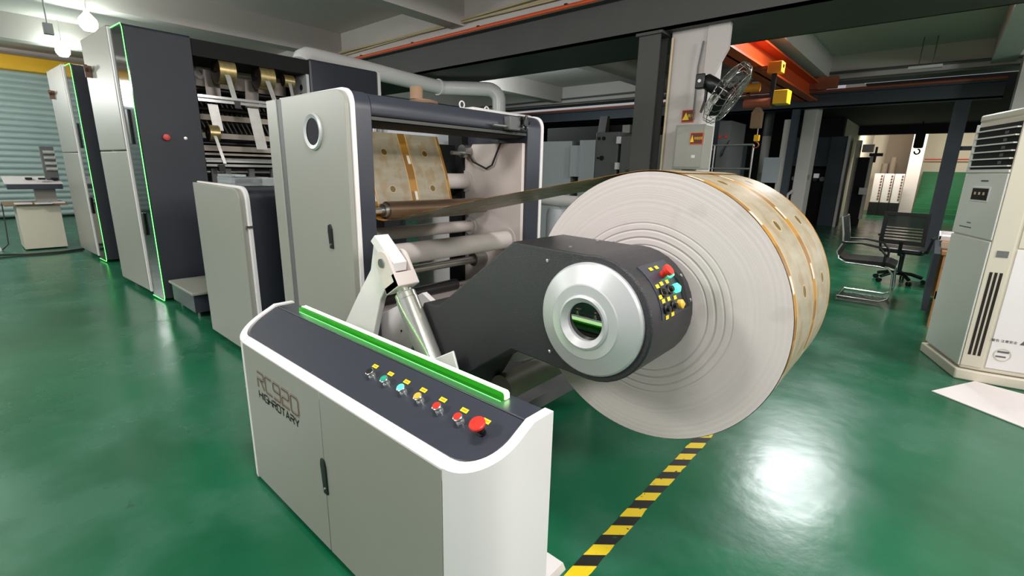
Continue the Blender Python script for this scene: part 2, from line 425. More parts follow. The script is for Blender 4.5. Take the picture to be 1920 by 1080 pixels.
# roller shutter door
d = bpy.data.objects.new('door_1', None); COL.objects.link(d); d['kind'] = 'structure'; d.location = (-17.2, 0.4, 0); ORG['door_1'] = Vector(d.location)
s_ = Bm(); n = 24; h = 3.5 / n
prof = []
for i in range(n):
    z = 0.03 + i * h
    for t, dx in ((0.0, 0.0), (0.2, 0.045), (0.5, 0.06), (0.8, 0.045)): prof.append((-17.3 + dx, z + t * h))
prof.append((-17.3, 0.03 + n * h)); prof += [(-17.36, 0.03 + n * h), (-17.36, 0.03)]
s_.prism([(p[0], p[1]) for p in prof], 'y', -3.2, 3.0).build('shutter_curtain', 'galv', d)
box('shutter_housing', 'yellow', -17.45, -17.1, -3.3, 3.1, 3.52, 3.86, d, 0.02)
box('guide_rail', 'galv', -17.4, -17.2, 3.0, 3.12, 0, 3.55, d)

# ------------------------------------------------------------------ concrete and steel columns, girders, crane
def steel_sign(parent, x0, x1, y, z0, z1):
    f = box('sign_board', 'signo', x0, x1, y - 0.006, y, z0, z1, parent, label='orange warning sign with yellow symbols')
    box('sign_border', 'signdark', x0 + .008, x1 - .008, y - .0075, y - .006, z0 + .008, z1 - .008, f)
    return f
col = thing('concrete_column', 'white painted concrete column with conduit, directly behind the big paper roll', 'column', (-2.38, 6.0, 0))
Bm().prism(rpoly([(-2.58, 5.62), (-2.14, 5.62), (-2.14, 6.1), (-2.58, 6.1)], 0.03), 'z', 0, 3.53).build('shaft', 'concrete', col)
Bm().prism([(-2.16, 3.0), (-1.93, 3.05), (-1.93, 2.75), (-2.16, 2.3)], 'y', 5.60, 5.66).build('bracket_plate', 'concrete', col)
Bm().tube([(-2.545, 5.585, 1.0), (-2.545, 5.585, 2.93)], 0.013).build('conduit', 'conduit', col)
Bm().tube([(-2.22, 5.585, 2.05), (-2.22, 5.585, 2.6), (-2.19, 5.585, 2.85)], 0.009).build('conduit', 'greymachine', col)
s1 = steel_sign(col, -2.36, -2.22, 5.615, 2.02, 2.155)
def warn(parent, x, y, z, s, body):
    put_text('warning_triangle', '⚠', s * 1.5, (x - s * 0.9, y, z), (1, 0, 0), (0, 0, 1), 'signyellow', parent)
    put_text('warning_text', body, s, (x + s * 0.85, y, z), (1, 0, 0), (0, 0, 1), 'signyellow', parent)
Bm().prism([(-2.35, 2.045), (-2.27, 2.045), (-2.31, 2.125)], 'y', 5.602, 5.606).build('warning_triangle', 'signyellow', s1)
put_text('warning_text', '有电', 0.045, (-2.245, 5.602, 2.085), (1, 0, 0), (0, 0, 1), 'signyellow', s1)

sc_ = thing('steel_column', 'dark grey steel post standing left of the white concrete column', 'column', (-2.74, 5.55, 0))
Bm().box(-2.90, -2.64, 5.47, 5.49, 0, 3.0).box(-2.90, -2.64, 5.67, 5.69, 0, 3.0).box(-2.78, -2.76, 5.49, 5.67, 0, 3.0).build('i_section', 'girder', sc_)
box('cap_plate', 'girder', -2.93, -2.61, 5.44, 5.72, 2.97, 3.0, sc_)

sb = thing('switch_box', 'grey electrical switch box with orange danger sign on the white column', 'electrical box', (-2.13, 5.5, 1.5))
box('box_body', 'boxgrey', -2.31, -1.98, 5.36, 5.60, 1.5, 1.97, sb, 0.008)
box('box_door', 'boxgrey', -2.29, -2.0, 5.35, 5.36, 1.52, 1.95, sb, 0.003)
s2 = steel_sign(sb, -2.13, -1.99, 5.35, 1.76, 1.885)
Bm().prism([(-2.125, 1.785), (-2.085, 1.785), (-2.105, 1.86)], 'y', 5.337, 5.341).build('warning_triangle', 'signyellow', s2)
put_text('warning_text', '有电危险', 0.033, (-2.04, 5.338, 1.822), (1, 0, 0), (0, 0, 1), 'signyellow', s2, sx=0.68)
box('box_label', 'paper', -2.10, -2.06, 5.347, 5.35, 1.62, 1.65, sb)

g = thing('crane_runway_girder', 'wide dark grey girder above the roll with orange conductor rail', 'girder', (-4, 6, 3.0))
Bm().box(-19, 6, 5.47, 5.50, 3.0, 3.42).box(-19, 6, 6.55, 6.58, 3.0, 3.42).box(-19, 6, 5.47, 6.58, 3.0, 3.03).box(-19, 6, 5.35, 6.6, 3.40, 3.43).build('girder_body', 'girder', g)
Bm().tube([(-19, 5.36, 3.435), (6, 5.36, 3.435)], 0.026).build('conductor_rail', 'orange', g, label='orange conductor rail')
for i in range(9): box('rail_clip', 'black', -10.1 + i * 1.55, -10.06 + i * 1.55, 5.34, 5.40, 3.42, 3.47, g)
g2 = thing('crane_runway_girder', 'blue grey girder with rusty rail crossing behind the orange hoist', 'girder', (-4, 13.3, 3.0))
Bm().box(-19, 0.6, 13.2, 13.24, 2.97, 3.27).box(-19, 0.6, 13.2, 13.5, 2.97, 3.0).box(-19, 0.6, 13.1, 13.5, 3.25, 3.28).build('girder_body', 'girderblue', g2)
Bm().tube([(-19, 13.12, 3.31), (0.6, 13.12, 3.31)], 0.03).build('conductor_rail', 'rust', g2, label='rusty orange rail')
br = thing('crane_bridge', 'orange overhead crane bridge beam running between the two runway girders', 'crane', (-2.4, 10, 3.1))
Bm().box(-2.80, -2.40, 6.6, 13.08, 3.10, 3.13).box(-2.80, -2.40, 6.6, 13.08, 3.46, 3.49).box(-2.62, -2.58, 6.6, 13.08, 3.1, 3.49).build('bridge_beam', 'orange', br)
box('end_truck', 'rust', -4.4, -2.05, 12.95, 13.09, 3.34, 3.58, br, 0.01)
Bm().cyl((-2.35, 12.94, 3.46), (-2.35, 13.09, 3.46), 0.14).build('wheel', 'rust', br)
box('bridge_bracket', 'rust', -3.9, -3.82, 12.95, 13.0, 3.3, 3.66, br)

ho = thing('electric_hoist', 'orange and yellow electric hoist hanging under the crane bridge', 'hoist', (-2.25, 8.6, 2.6))
Bm().cyl((-2.62, 8.6, 2.80), (-2.40, 8.6, 2.80), 0.065).build('motor', 'hoistorange', ho)
box('trolley_frame', 'hoistorange', -2.30, -2.10, 8.5, 8.7, 2.98, 3.14, ho, 0.01)
box('trolley_beam', 'rust', -2.62, -2.10, 8.56, 8.64, 3.05, 3.10, ho)
box('control_box', 'yellow', -2.16, -1.96, 8.48, 8.72, 2.52, 2.72, ho, 0.01)
Bm().cyl((-2.60, 8.6, 2.56), (-2.20, 8.6, 2.56), 0.075).build('drum', 'rust', ho)
Bm().box(-2.24, -2.18, 8.57, 8.63, 2.56, 3.05).build('hanger', 'black', ho)
Bm().prism(rpoly([(-2.46, 2.18), (-2.30, 2.18), (-2.30, 2.42), (-2.35, 2.50), (-2.41, 2.50), (-2.46, 2.42)], 0.02), 'y', 8.55, 8.66).build('chain_bag', 'card', ho, 0.01)
Bm().tube([(-2.34, 8.6, 2.5), (-2.34, 8.6, 2.06)], 0.006, 6).build('chain', 'steel', ho)
Bm().prism(rpoly([(-2.375, 1.98), (-2.305, 1.98), (-2.305, 2.08), (-2.375, 2.08)], 0.015), 'y', 8.56, 8.64).build('hook_block', 'yellow', ho)
hk = [(-2.34 + 0.04 * math.cos(a), 8.6, 1.925 + 0.042 * math.sin(a)) for a in [math.radians(90 - k * 27) for k in range(10)]]
Bm().tube([(-2.34, 8.6, 1.99)] + hk, 0.010, 8).build('hook', 'rust', ho)

# second column line
c2 = thing('concrete_column', 'pale concrete column seen just right of the dark blue post, under the far girder', 'column', (-2.45, 13.6, 0))
Bm().prism(rpoly([(-2.70, 13.45), (-2.42, 13.45), (-2.38, 13.8), (-2.70, 13.8)], 0.02), 'z', 0, 3.5).build('shaft', 'concrete', c2)
box('small_box', 'white', -2.28, -2.18, 13.40, 13.5, 1.42, 1.52, c2)
Bm().tube([(-2.76, 13.35, 0.0), (-2.76, 13.35, 1.0), (-2.66, 13.35, 1.1)], 0.04).build('drain_pipe', 'concrete', c2)
p2 = thing('steel_column', 'dark blue grey steel post beside the far pale column, junction boxes left', 'column', (-2.85, 13.3, 0))
box('post', 'girderblue', -2.90, -2.76, 13.22, 13.4, 0, 3.0, p2)
box('flange', 'concrete', -3.04, -2.90, 13.25, 13.4, 0, 2.75, p2)
box('notice_board', 'paleblue', -3.36, -3.0, 13.2, 13.24, 1.28, 1.88, p2)
pc = thing('round_pipe', 'pale vertical downpipe rising behind the crane hook', 'pipe', (-3.5, 14.2, 0))
Bm().cyl((-3.62, 14.2, 0), (-3.62, 14.2, 2.45), 0.105).build('lower_pipe', 'concrete', pc); Bm().cyl((-3.62, 14.2, 2.45), (-3.62, 14.2, 3.2), 0.11).build('upper_pipe', 'greymachine', pc)
p3 = thing('steel_column', 'tall dark post left of the air conditioner carrying the far girder', 'column', (0.05, 13.3, 0))
box('post', 'girderblue', -0.06, 0.18, 13.22, 13.45, 0, 3.0, p3)
Bm().box(0.18, 1.9, 13.3, 13.36, 2.02, 2.1).build('cross_bar', 'girderblue', p3)
tag(box('concrete_column', 'concrete', 0.72, 1.2, 12.6, 13.1, 0, 3.6), 'pale column at the right edge above the air conditioner', 'column')

# ceiling cables along the beam
cb = Bm()
for k in range(4):
    ph = k * 1.3
    pts = [(-19 + i * 0.4, 5.56 - 0.012 * k, 3.63 + 0.025 * math.sin(i * 0.25 + ph) + 0.018 * k) for i in range(56)]
    cb.tube(pts, 0.014, 6)
tag(cb.build('cable_bundle', 'conduit'), 'bundle of aged cream cables clipped along the ceiling beam', 'cable')
cb = Bm(); cb.tube([(-16, 13.26, 3.66), (-3, 13.26, 3.70), (6, 13.26, 3.62)], 0.03, 6); cb.tube([(-16, 13.2, 3.55), (5, 13.2, 3.52)], 0.02, 6)
tag(cb.build('ceiling_pipe', 'greymachine'), 'thin grey pipes running above the far rusty rail', 'pipe')
lf = thing('fluorescent_fixture', 'unlit narrow ceiling fixture hanging on thin rods at upper right', 'light', (-0.6, 12.5, 3.5))
box('lamp_tray', 'white', -0.85, -0.35, 12.45, 12.55, 3.49, 3.54, lf); Bm().cyl((-0.7, 12.5, 3.54), (-0.7, 12.5, 4.05), 0.008).cyl((-0.5, 12.5, 3.54), (-0.5, 12.5, 4.05), 0.008).build('hanging_rod', 'greymachine', lf)

def bulb(x, y, z, label):
    t = thing('hanging_bulb', label, 'lamp', (x, y, z), 0, 'lit bulbs over the tall presses')
    Bm().lathe([(0.0, -0.11), (0.06, -0.10), (0.10, -0.05), (0.11, 0.0), (0.10, 0.05), (0.06, 0.10), (0.045, 0.12)], (x, y, z), (0, 0, 1), 24).build('bulb', 'bulb', t)
    Bm().cyl((x, y, z + 0.11), (x, y, z + 0.18), 0.035).build('socket', 'white', t)
    Bm().cyl((x, y, z + 0.18), (x, y, 4.05), 0.008, 8).build('cord', 'white', t)
    return t
bulb(-9.55, 1.6, 3.36, 'lit bulb just left of the nearest tall press top')
bulb(-13.2, 1.75, 3.50, 'lit bulb above the yellow shutter housing')
t = thing('junction_box', 'small dark box hanging under the beam by the left bulb', 'electrical box', (-9.66, 1.17, 3.2)); box('box_body', 'greymachine', -9.70, -9.62, 1.12, 1.22, 3.14, 3.28, t); Bm().cyl((-9.66, 1.17, 3.28), (-9.66, 1.17, 3.6), 0.01, 8).build('stem', 'greymachine', t)

# wall fan on the column
fn = thing('wall_fan', 'black industrial wall fan with chrome guard tilted on the column', 'fan', (-1.9, 5.2, 2.25))
fc = Vector((-1.75, 5.17, 2.235)); ax = Vector((0.849, 0.16, -0.544)).normalized()
gd = Bm(); e1 = ax.cross(Vector((0, 0, 1))).normalized(); e2 = ax.cross(e1)
for k in range(26):
    a = 2 * PI * k / 26; rd = e1 * math.cos(a) + e2 * math.sin(a)
    gd.tube([fc + ax * 0.10 + rd * 0.05, fc + ax * 0.10 + rd * 0.22, fc + ax * 0.06 + rd * 0.30, fc - ax * 0.02 + rd * 0.31, fc - ax * 0.06 + rd * 0.24, fc - ax * 0.07 + rd * 0.06], 0.0028, 4)
for rr, dd in ((0.31, 0.02), (0.24, 0.095), (0.15, 0.10), (0.05, 0.10), (0.24, -0.06)):
    gd.tube([fc + ax * dd + (e1 * math.cos(2 * PI * k / 32) + e2 * math.sin(2 * PI * k / 32)) * rr for k in range(33)], 0.004, 5)
gd.build('guard', 'steel', fn)
for k in range(3):
    a = 2 * PI * k / 3; q = []
    bl = Bm()
    P_ = []
    for (r_, t_, d_) in ((0.04, -0.3, -0.02), (0.15, -0.45, -0.03), (0.26, -0.3, -0.02), (0.27, 0.15, 0.02), (0.14, 0.25, 0.03), (0.04, 0.3, 0.02)):
        P_.append(fc + ax * d_ + (e1 * math.cos(a + t_) + e2 * math.sin(a + t_)) * r_)
    A = [bl.b.verts.new(p) for p in P_]; B_ = [bl.b.verts.new(p + ax * 0.004) for p in P_]
    bl.b.faces.new(A); bl.b.faces.new(B_[::-1])
    for i in range(6): bl.b.faces.new((A[i], A[(i + 1) % 6], B_[(i + 1) % 6], B_[i]))
    bl.build('blade', 'black', fn)
Bm().lathe([(0.0, -0.27), (0.05, -0.265), (0.072, -0.24), (0.075, -0.10), (0.05, -0.07), (0.05, 0.03), (0, 0.035)], fc, ax, 28).build('motor', 'black', fn)
box('control_knob_box', 'black', -2.02, -1.93, 5.04, 5.12, 2.28, 2.42, fn, 0.01); Bm().cyl((-1.975, 5.03, 2.35), (-1.975, 5.04, 2.35), 0.016).build('badge', 'white', fn)
Bm().tube([fc - ax * 0.22, fc - ax * 0.22 + Vector((0, 0, -0.18)), (-2.12, 5.55, 2.12)], 0.016).build('bracket', 'black', fn)

# ------------------------------------------------------------------ slim control pedestal in the foreground
cbn = thing('control_pedestal', 'light grey operator pedestal with seven buttons and green light bar, in the foreground', 'control cabinet', (-1.48, 0.84, 0))
def ped_outline(x0, x1, y0, y1, r, n=10):
    pts = [(x1, y1), (x0, y1)]
    for k in range(n + 1): a = PI + PI / 2 * k / n; pts.append((x0 + r + r * math.cos(a), y0 + r + r * math.sin(a)))
    for k in range(n + 1): a = -PI / 2 + PI / 2 * k / n; pts.append((x1 - r + r * math.cos(a), y0 + r + r * math.sin(a)))
    return pts
def ztop(y):
    if y <= 0.70: return 0.695
    if y <= 0.90: return 0.695 + (y - 0.70) / 0.20 * 0.103
    return 0.798
def loft_body(pts, zf, z0, name, m, parent, bevel=0.0, mid=None):
    b_ = Bm(); A = [b_.b.verts.new((p[0], p[1], z0(p[1]) if callable(z0) else z0)) for p in pts]; B_ = [b_.b.verts.new((p[0], p[1], zf(p[1]))) for p in pts]; n = len(pts)
    b_.b.faces.new(A[::-1]); b_.b.faces.new(B_)
    for i in range(n):
        f = b_.b.faces.new((A[i], A[(i + 1) % n], B_[(i + 1) % n], B_[i]))
    return b_.build(name, m, parent, bevel)
# end caps (rounded corners) and straight back; doors between seams
r = 0.155; X0, X1, Y0, Y1 = -2.30, -0.695, 0.70, 0.985
def corner(side):
    pts = []; r = 0.140 if side > 0 else 0.131
    if side > 0:
        pts = [(-0.836, Y0)] + [(X1 - r + r * math.cos(a), Y0 + r + r * math.sin(a)) for a in [(-PI / 2 + PI / 2 * k / 12) for k in range(13)]] + [(X1, 0.90), (X1, Y1)]
        inner = [(X1 - 0.030, Y1), (X1 - 0.030, 0.90)] + [(X1 - r + (r - 0.03) * math.cos(a), Y0 + r + (r - 0.03) * math.sin(a)) for a in [(-PI / 2 * k / 12) for k in range(13)]] + [(-0.836, Y0 + 0.03)]
    else:
        pts = [(-2.168, Y0)] + [(X0 + r + r * math.cos(a), Y0 + r + r * math.sin(a)) for a in [(-PI / 2 - PI / 2 * k / 12) for k in range(13)]] + [(X0, 0.90), (X0, Y1)]
        inner = [(X0 + 0.030, Y1), (X0 + 0.030, 0.90)] + [(X0 + r + (r - 0.03) * math.cos(a), Y0 + r + (r - 0.03) * math.sin(a)) for a in [(PI + PI / 2 * k / 12) for k in range(13)]] + [(-2.168, Y0 + 0.03)]
    out = pts + inner; n = len(out)
    def zc(y): return ztop(y) + 0.004
    b_ = Bm(); A = [b_.b.verts.new((p[0], p[1], 0.02)) for p in out]; B_ = [b_.b.verts.new((p[0], p[1], zc(p[1]))) for p in out]
    k = len(pts)
    for i in range(n - 1 + 1):
        f = b_.b.faces.new((A[i], A[(i + 1) % n], B_[(i + 1) % n], B_[i])); f.smooth = 1 <= i < 13 or k + 1 <= i < k + 14
    # strips for the top and bottom rim
    for i in range(k - 1):
        j = n - 1 - i
        for V in (A, B_):
            b_.b.faces.new((V[i], V[i + 1], V[j - 1], V[j]))
    return b_.build('rounded_end', 'white', cbn)
corner(1); corner(-1)
Bm().prism([(Y0 + .002, 0.694), (Y0 + .03, 0.714), (Y0 + .03, 0.66), (Y0 + .002, 0.66)], 'x', -2.166, -0.838).build('top_rim', 'white', cbn)
dl = Bm().prism(rpoly([(-2.166, 0.03), (-1.493, 0.03), (-1.493, 0.692), (-2.166, 0.692)], 0.003, 2), 'y', Y0, Y0 + .02).build('door', 'panel', cbn, 0.002)
dr = Bm().prism(rpoly([(-1.489, 0.03), (-0.840, 0.03), (-0.840, 0.692), (-1.489, 0.692)], 0.003, 2), 'y', Y0, Y0 + .02).build('door', 'panel', cbn, 0.002)
box('inner_body', 'black', -2.15, -0.85, 0.722, 0.97, 0.0, 0.68, cbn)
box('back_panel', 'panel', X0 + .03, X1 - .03, 0.972, 0.985, 0.02, 0.79, cbn)
hb = Bm().prism(rpoly([(-1.500, 0.285), (-1.472, 0.285), (-1.476, 0.40), (-1.485, 0.425), (-1.506, 0.425), (-1.512, 0.40)], 0.004, 3), 'y', Y0 - .006, Y0).build('door_handle', 'black', dr, 0.001)
Bm().prism(rpoly([(-1.496, 0.30), (-1.480, 0.30), (-1.484, 0.395), (-1.504, 0.395)], 0.003, 3), 'y', Y0 - .010, Y0 - .004).build('latch', 'matteblack', hb) if False else None
Bm().cyl((-1.487, Y0 - .011, 0.308), (-1.487, Y0 - .004, 0.308), 0.005, 12).build('keyhole', 'steel', dr)
GL = {'R': [[(0, 0), (0, .55), (.0, .55), (.85, .55), (1, .62), (1, .9), (.88, 1), (0, 1)], [(.5, .52), (1, 0)]],
      'C': [[(1, 1), (.15, 1), (0, .88), (0, .12), (.15, 0), (1, 0)]],
      '9': [[(0, 0), (.86, 0), (1, .12), (1, .88), (.86, 1), (.14, 1), (0, .88), (0, .60), (.12, .5), (1, .5)]],
      '2': [[(0, 1), (.86, 1), (1, .88), (1, .60), (.86, .5), (.14, .5), (0, .4), (0, 0), (1, 0)]],
      '0': [[(.5, 1), (.86, 1), (1, .88), (1, .12), (.86, 0), (.14, 0), (0, .12), (0, .88), (.14, 1), (.5, 1)]],
      'H': [[(0, 0), (0, 1)], [(1, 0), (1, 1)], [(0, .5), (1, .5)]], 'I': [[(.5, 0), (.5, 1)]],
      'G': [[(1, 1), (.15, 1), (0, .88), (0, .12), (.15, 0), (1, 0), (1, .5), (.5, .5)]],
      'O': [[(.5, 1), (.86, 1), (1, .88), (1, .12), (.86, 0), (.14, 0), (0, .12), (0, .88), (.14, 1), (.5, 1)]],
      'T': [[(0, 1), (1, 1)], [(.5, 1), (.5, 0)]], 'A': [[(0, 0), (.5, 1), (1, 0)], [(.2, .35), (.8, .35)]], 'Y': [[(0, 1), (.5, .45), (1, 1)], [(.5, .45), (.5, 0)]]}
def strokes(body, x0, z0, cw, ch, gap, wd, y, name, m_):
    b_ = Bm(); x = x0
    for chh in body:
        w_ = cw * (0.25 if chh == 'I' else 1)
        for line in GL[chh]:
            P_ = [Vector((x + a * w_, z0 + c_ * ch)) for a, c_ in line]; P_ = [p for i2, p in enumerate(P_) if i2 == 0 or (p - P_[i2 - 1]).length > 1e-6]
            L_, R_ = [], []
            for k in range(len(P_)):
                a = P_[max(k - 1, 0)]; c_ = P_[min(k + 1, len(P_) - 1)]
                if k == 0: t_ = (P_[1] - P_[0]).normalized(); n_ = Vector((-t_.y, t_.x)); L_.append(P_[0] + n_ * wd); R_.append(P_[0] - n_ * wd); continue
                if k == len(P_) - 1: t_ = (P_[k] - P_[k - 1]).normalized(); n_ = Vector((-t_.y, t_.x)); L_.append(P_[k] + n_ * wd); R_.append(P_[k] - n_ * wd); continue
                t1_ = (P_[k] - P_[k - 1]).normalized(); t2_ = (P_[k + 1] - P_[k]).normalized(); n1 = Vector((-t1_.y, t1_.x)); n2 = Vector((-t2_.y, t2_.x)); mm = (n1 + n2).normalized(); q = wd / max(0.5, mm.dot(n1))
                L_.append(P_[k] + mm * q); R_.append(P_[k] - mm * q)
            VL = [b_.b.verts.new((p.x, y, p.y)) for p in L_]; VR = [b_.b.verts.new((p.x, y, p.y)) for p in R_]
            for k in range(len(P_) - 1): b_.b.faces.new((VL[k], VL[k + 1], VR[k + 1], VR[k]))
        x += w_ + gap
    return b_.build(name, m_, dl)
strokes('RC920', -2.035, 0.528, 0.062, 0.070, 0.016, 0.0078, Y0 - .0006, 'badge_outline', 'logobrown')
strokes('RC920', -2.035, 0.528, 0.062, 0.070, 0.016, 0.0047, Y0 - .0010, 'badge_fill', 'panel')
strokes('RC920', -2.035, 0.528, 0.062, 0.070, 0.016, 0.0021, Y0 - .0014, 'badge_line', 'wire')
strokes('HIGHROTARY', -2.035, 0.478, 0.0315, 0.032, 0.0085, 0.0036, Y0 - .0008, 'badge_text', 'matteblack')
# dark top, sloped with buttons, and rear ledge with light bar
def top_pts(ya, yb, rr):
    xa, xb = X0 + 0.033, X1 - 0.033; n = 8
    if rr <= 0: return [(xa, ya), (xb, ya), (xb, yb), (xa, yb)]
    L = [(xa + rr - rr * math.cos(PI / 2 * k / n), ya + rr - rr * math.sin(PI / 2 * k / n)) for k in range(n + 1)]
    Rr = [(xb - rr + rr * math.sin(PI / 2 * k / n), ya + rr - rr * math.cos(PI / 2 * k / n)) for k in range(n + 1)]
    return L + Rr + [(xb, yb), (xa, yb)]
loft_body(top_pts(0.733, 0.897, 0.118), lambda y: ztop(y) - 0.001, lambda y: ztop(y) - 0.03, 'button_panel', 'dark', cbn, 0.002)
loft_body(top_pts(0.901, 0.984, 0), lambda y: 0.797, 0.76, 'rear_ledge', 'dark', cbn, 0.003)
lb = Bm().prism(rpoly([(-2.10, 0.797), (-0.842, 0.797), (-0.842, 0.822), (-2.10, 0.822)], [0.004, 0.004, 0.012, 0.012]), 'y', 0.930, 0.962).build('light_bar', 'acrylic', cbn, label='glowing green translucent bar')
Bm().prism(rpoly([(-2.098, 0.8222), (-0.846, 0.8222), (-0.839, 0.815), (-0.839, 0.800), (-0.8415, 0.800), (-0.8415, 0.815), (-0.848, 0.8195), (-2.098, 0.8195)], 0), 'y', 0.943, 0.9625).build('led_edge', 'led_white', lb)
Bm().box(-2.098, -0.844, 0.929, 0.930, 0.798, 0.7995).build('led_edge', 'led_green', lb)
sn = Vector((0, -0.103, 0.2)).normalized()
specs = [('black', 'matteblack', 'black push button with silver ring'), ('teal', 'teal', 'unlit green push button'), ('lit', 'lamp_green', 'lit green push button'), ('amber', 'amber', 'amber push button'),
         ('red', 'red', 'red push button nearest the amber one'), ('red', 'red', 'red push button beside the emergency stop'), ('stop', 'red', 'large red mushroom emergency stop')]
for (bx, tx, (k_, m_, lab)) in zip((-1.337, -1.253, -1.161, -1.076, -0.987, -0.897, -0.811), (-1.367, -1.276, -1.187, -1.101, -1.008, -0.914, -0.826), specs):
    p = Vector((bx, 0.8205, ztop(0.8205)))
    bb = Bm().lathe([(0.0125, -0.002), (0.0125, 0.004), (0.0075, 0.005), (0.0075, 0.016), (0.0135, 0.018), (0.0145, 0.024), (0.012, 0.0255)], p, sn, 24).build('push_button', 'chrome' if k_ != 'stop' else 'black', cbn, label=lab)
    if k_ == 'stop': Bm().lathe([(0.0, 0.024), (0.012, 0.024), (0.014, 0.034), (0.0225, 0.036), (0.0235, 0.043), (0.021, 0.046), (0, 0.047)], p, sn, 28).build('button_cap', m_, bb)
    else: Bm().lathe([(0.0, 0.0245), (0.0122, 0.0245), (0.0118, 0.0275), (0.0, 0.0285)], p, sn, 24).build('button_cap', m_, bb)
    q = Vector((tx + 0.0, 0.8525, ztop(0.8525) + 0.0006)); uy = Vector((0, 0.2, 0.103)).normalized()
    tg = Bm(); vs_ = [tg.b.verts.new(q + Vector((1, 0, 0)) * a + uy * b2 + sn * 0.0008 * s) for s in (0, 1) for a, b2 in ((-.0135, -.007), (.0135, -.007), (.0135, .007), (-.0135, .007))]
    for f in ((0, 1, 2, 3), (4, 5, 6, 7), (0, 1, 5, 4), (1, 2, 6, 5), (2, 3, 7, 6), (3, 0, 4, 7)): tg.b.faces.new([vs_[i] for i in f])
    tgo = tg.build('button_tag', 'tag', cbn)
    lr = Bm()
    for a in (-0.006, 0.0, 0.006):
        v4 = [lr.b.verts.new(q + Vector((1, 0, 0)) * (a + da) + uy * db + sn * 0.0012) for da, db in ((-.0022, -.0022), (.0022, -.0022), (.0022, .0022), (-.0022, .0022))]; lr.b.faces.new(v4)
    lr.build('tag_marks', 'taggold', tgo)
Bm().prism([(0.93, 0.0), (1.26, 0.0), (1.24, 0.045), (0.93, 0.045)], 'x', -1.9, -0.80).build('foot_plate', 'white', cbn)

# ------------------------------------------------------------------ parent paper roll
RC = Vector((-0.753, 0, 0.957)); RR = 0.500; RY0, RY1 = 1.60, 2.23
roll = thing('paper_roll', 'huge white paper roll with gold printed outer wrap on the unwinder', 'paper roll', (RC.x, RY0, RC.z))
def ring_mesh(r0, r1, y):
    return
ef = Bm().lathe([(0.076, RY0 - .0), (RR - 0.002, RY0), (RR - .002, RY1), (0.076, RY1)], (RC.x, 0, RC.z), (0, 1, 0), 128, smooth=False, caps=False)
ef.lathe([(0.076, RY0), (0.076, RY1)], (RC.x, 0, RC.z), (0, 1, 0), 48, caps=False)
ef.build('wound_paper', 'rollface', roll)
wr = Bm(); uvl = wr.b.loops.layers.uv.verify(); SEG = 160
rings = [[wr.b.verts.new((RC.x + RR * math.cos(2 * PI * k / SEG), y, RC.z + RR * math.sin(2 * PI * k / SEG))) for k in range(SEG)] for y in (RY0 + 0.002, RY1 - .002)]
for k in range(SEG):
    f = wr.b.faces.new((rings[0][k], rings[1][k], rings[1][(k + 1) % SEG], rings[0][(k + 1) % SEG])); f.smooth = True
    l0 = 2 * PI * RR * k / SEG; l1 = 2 * PI * RR * (k + 1) / SEG
    for lp, q in zip(f.loops, ((0, l0), (1, l0), (1, l1), (0, l1))): lp[uvl].uv = q
wr.build('printed_wrap', 'print', roll, label='gold and silver printed outer layer')
Bm().lathe([(0.075, RY0 - 0.01), (0.075, RY1 + 0.01)], (RC.x, 0, RC.z), (0, 1, 0), 40).build('core', 'card', roll)

# printed web: from the roll top, under the idler roller and up the portal
IR = Vector((-2.45, 0, 1.20)); ir = 0.052
path = []
# tangent from the top of the roll to the underside of the idler
a0 = math.radians(101)
for k in range(8): a = math.radians(80 + k * 3); path.append((RC.x + (RR + .003) * math.cos(a), RY0, RC.z + (RR + .003) * math.sin(a)))
path = [path[0]] + path[1:]
path += [(-1.6, RY0, 1.315), (-2.40, RY0, IR.z - ir - 0.004)]
for k in range(7): a = math.radians(-90 - k * 18); path.append((IR.x + (ir + .003) * math.cos(a), RY0, IR.z + (ir + .003) * math.sin(a)))
path += [(-2.56, RY0, 1.42), (-2.66, RY0, 1.66)]
pw = Bm().ribbon(path[::-1], (0, 1, 0), RY1 - RY0, 0.0015).build('printed_paper_web', 'print')
tag(pw, 'gold and silver printed paper web running from the roll up through the portal', 'paper web')

# ------------------------------------------------------------------ unwinder arm
AC = Vector((-0.755, 0, 0.995)); AR = 0.207
arm = thing('roll_unwinder', 'dark grey unwinder with swing arm, silver hub and chrome lift cylinder holding the roll', 'unwinder', (-1.6, 1.6, 0))
arc = [(AC.x + AR * math.cos(a), AC.z + AR * math.sin(a)) for a in [math.radians(100 - k * 10) for k in range(20)]]
poly = [(-1.09, 1.205)] + arc + [(-1.085, 0.803), (-1.336, 0.629), (-1.46, 0.42), (-1.48, 0.20), (-1.78, 0.20), (-1.70, 0.62), (-1.60, 0.88), (-1.50, 0.885), (-1.372, 0.987)]
a_ = Bm(); A = [a_.b.verts.new((p[0], 1.25, p[1])) for p in poly]; B_ = [a_.b.verts.new((p[0], 1.56, p[1])) for p in poly]; n = len(poly)
a_.b.faces.new(A); a_.b.faces.new(B_[::-1])
for i in range(n):
    f = a_.b.faces.new((A[i], A[(i + 1) % n], B_[(i + 1) % n], B_[i])); f.smooth = 2 <= i <= 19
armb = a_.build('arm_housing', 'arm', arm)
bv = armb.modifiers.new('b', 'BEVEL'); bv.width = 0.006; bv.segments = 2; bv.limit_method = 'ANGLE'; bv.angle_limit = math.radians(50)
hub = Bm().lathe([(0.184, 0.0), (0.184, 0.010), (0.178, 0.016), (0.122, 0.040), (0.118, 0.043), (0.088, 0.045)], (AC.x, 1.25, AC.z), (0, -1, 0), 72, smooth='sharp', caps=False).build('hub_disc', 'silver', arm, label='large satin silver disc')
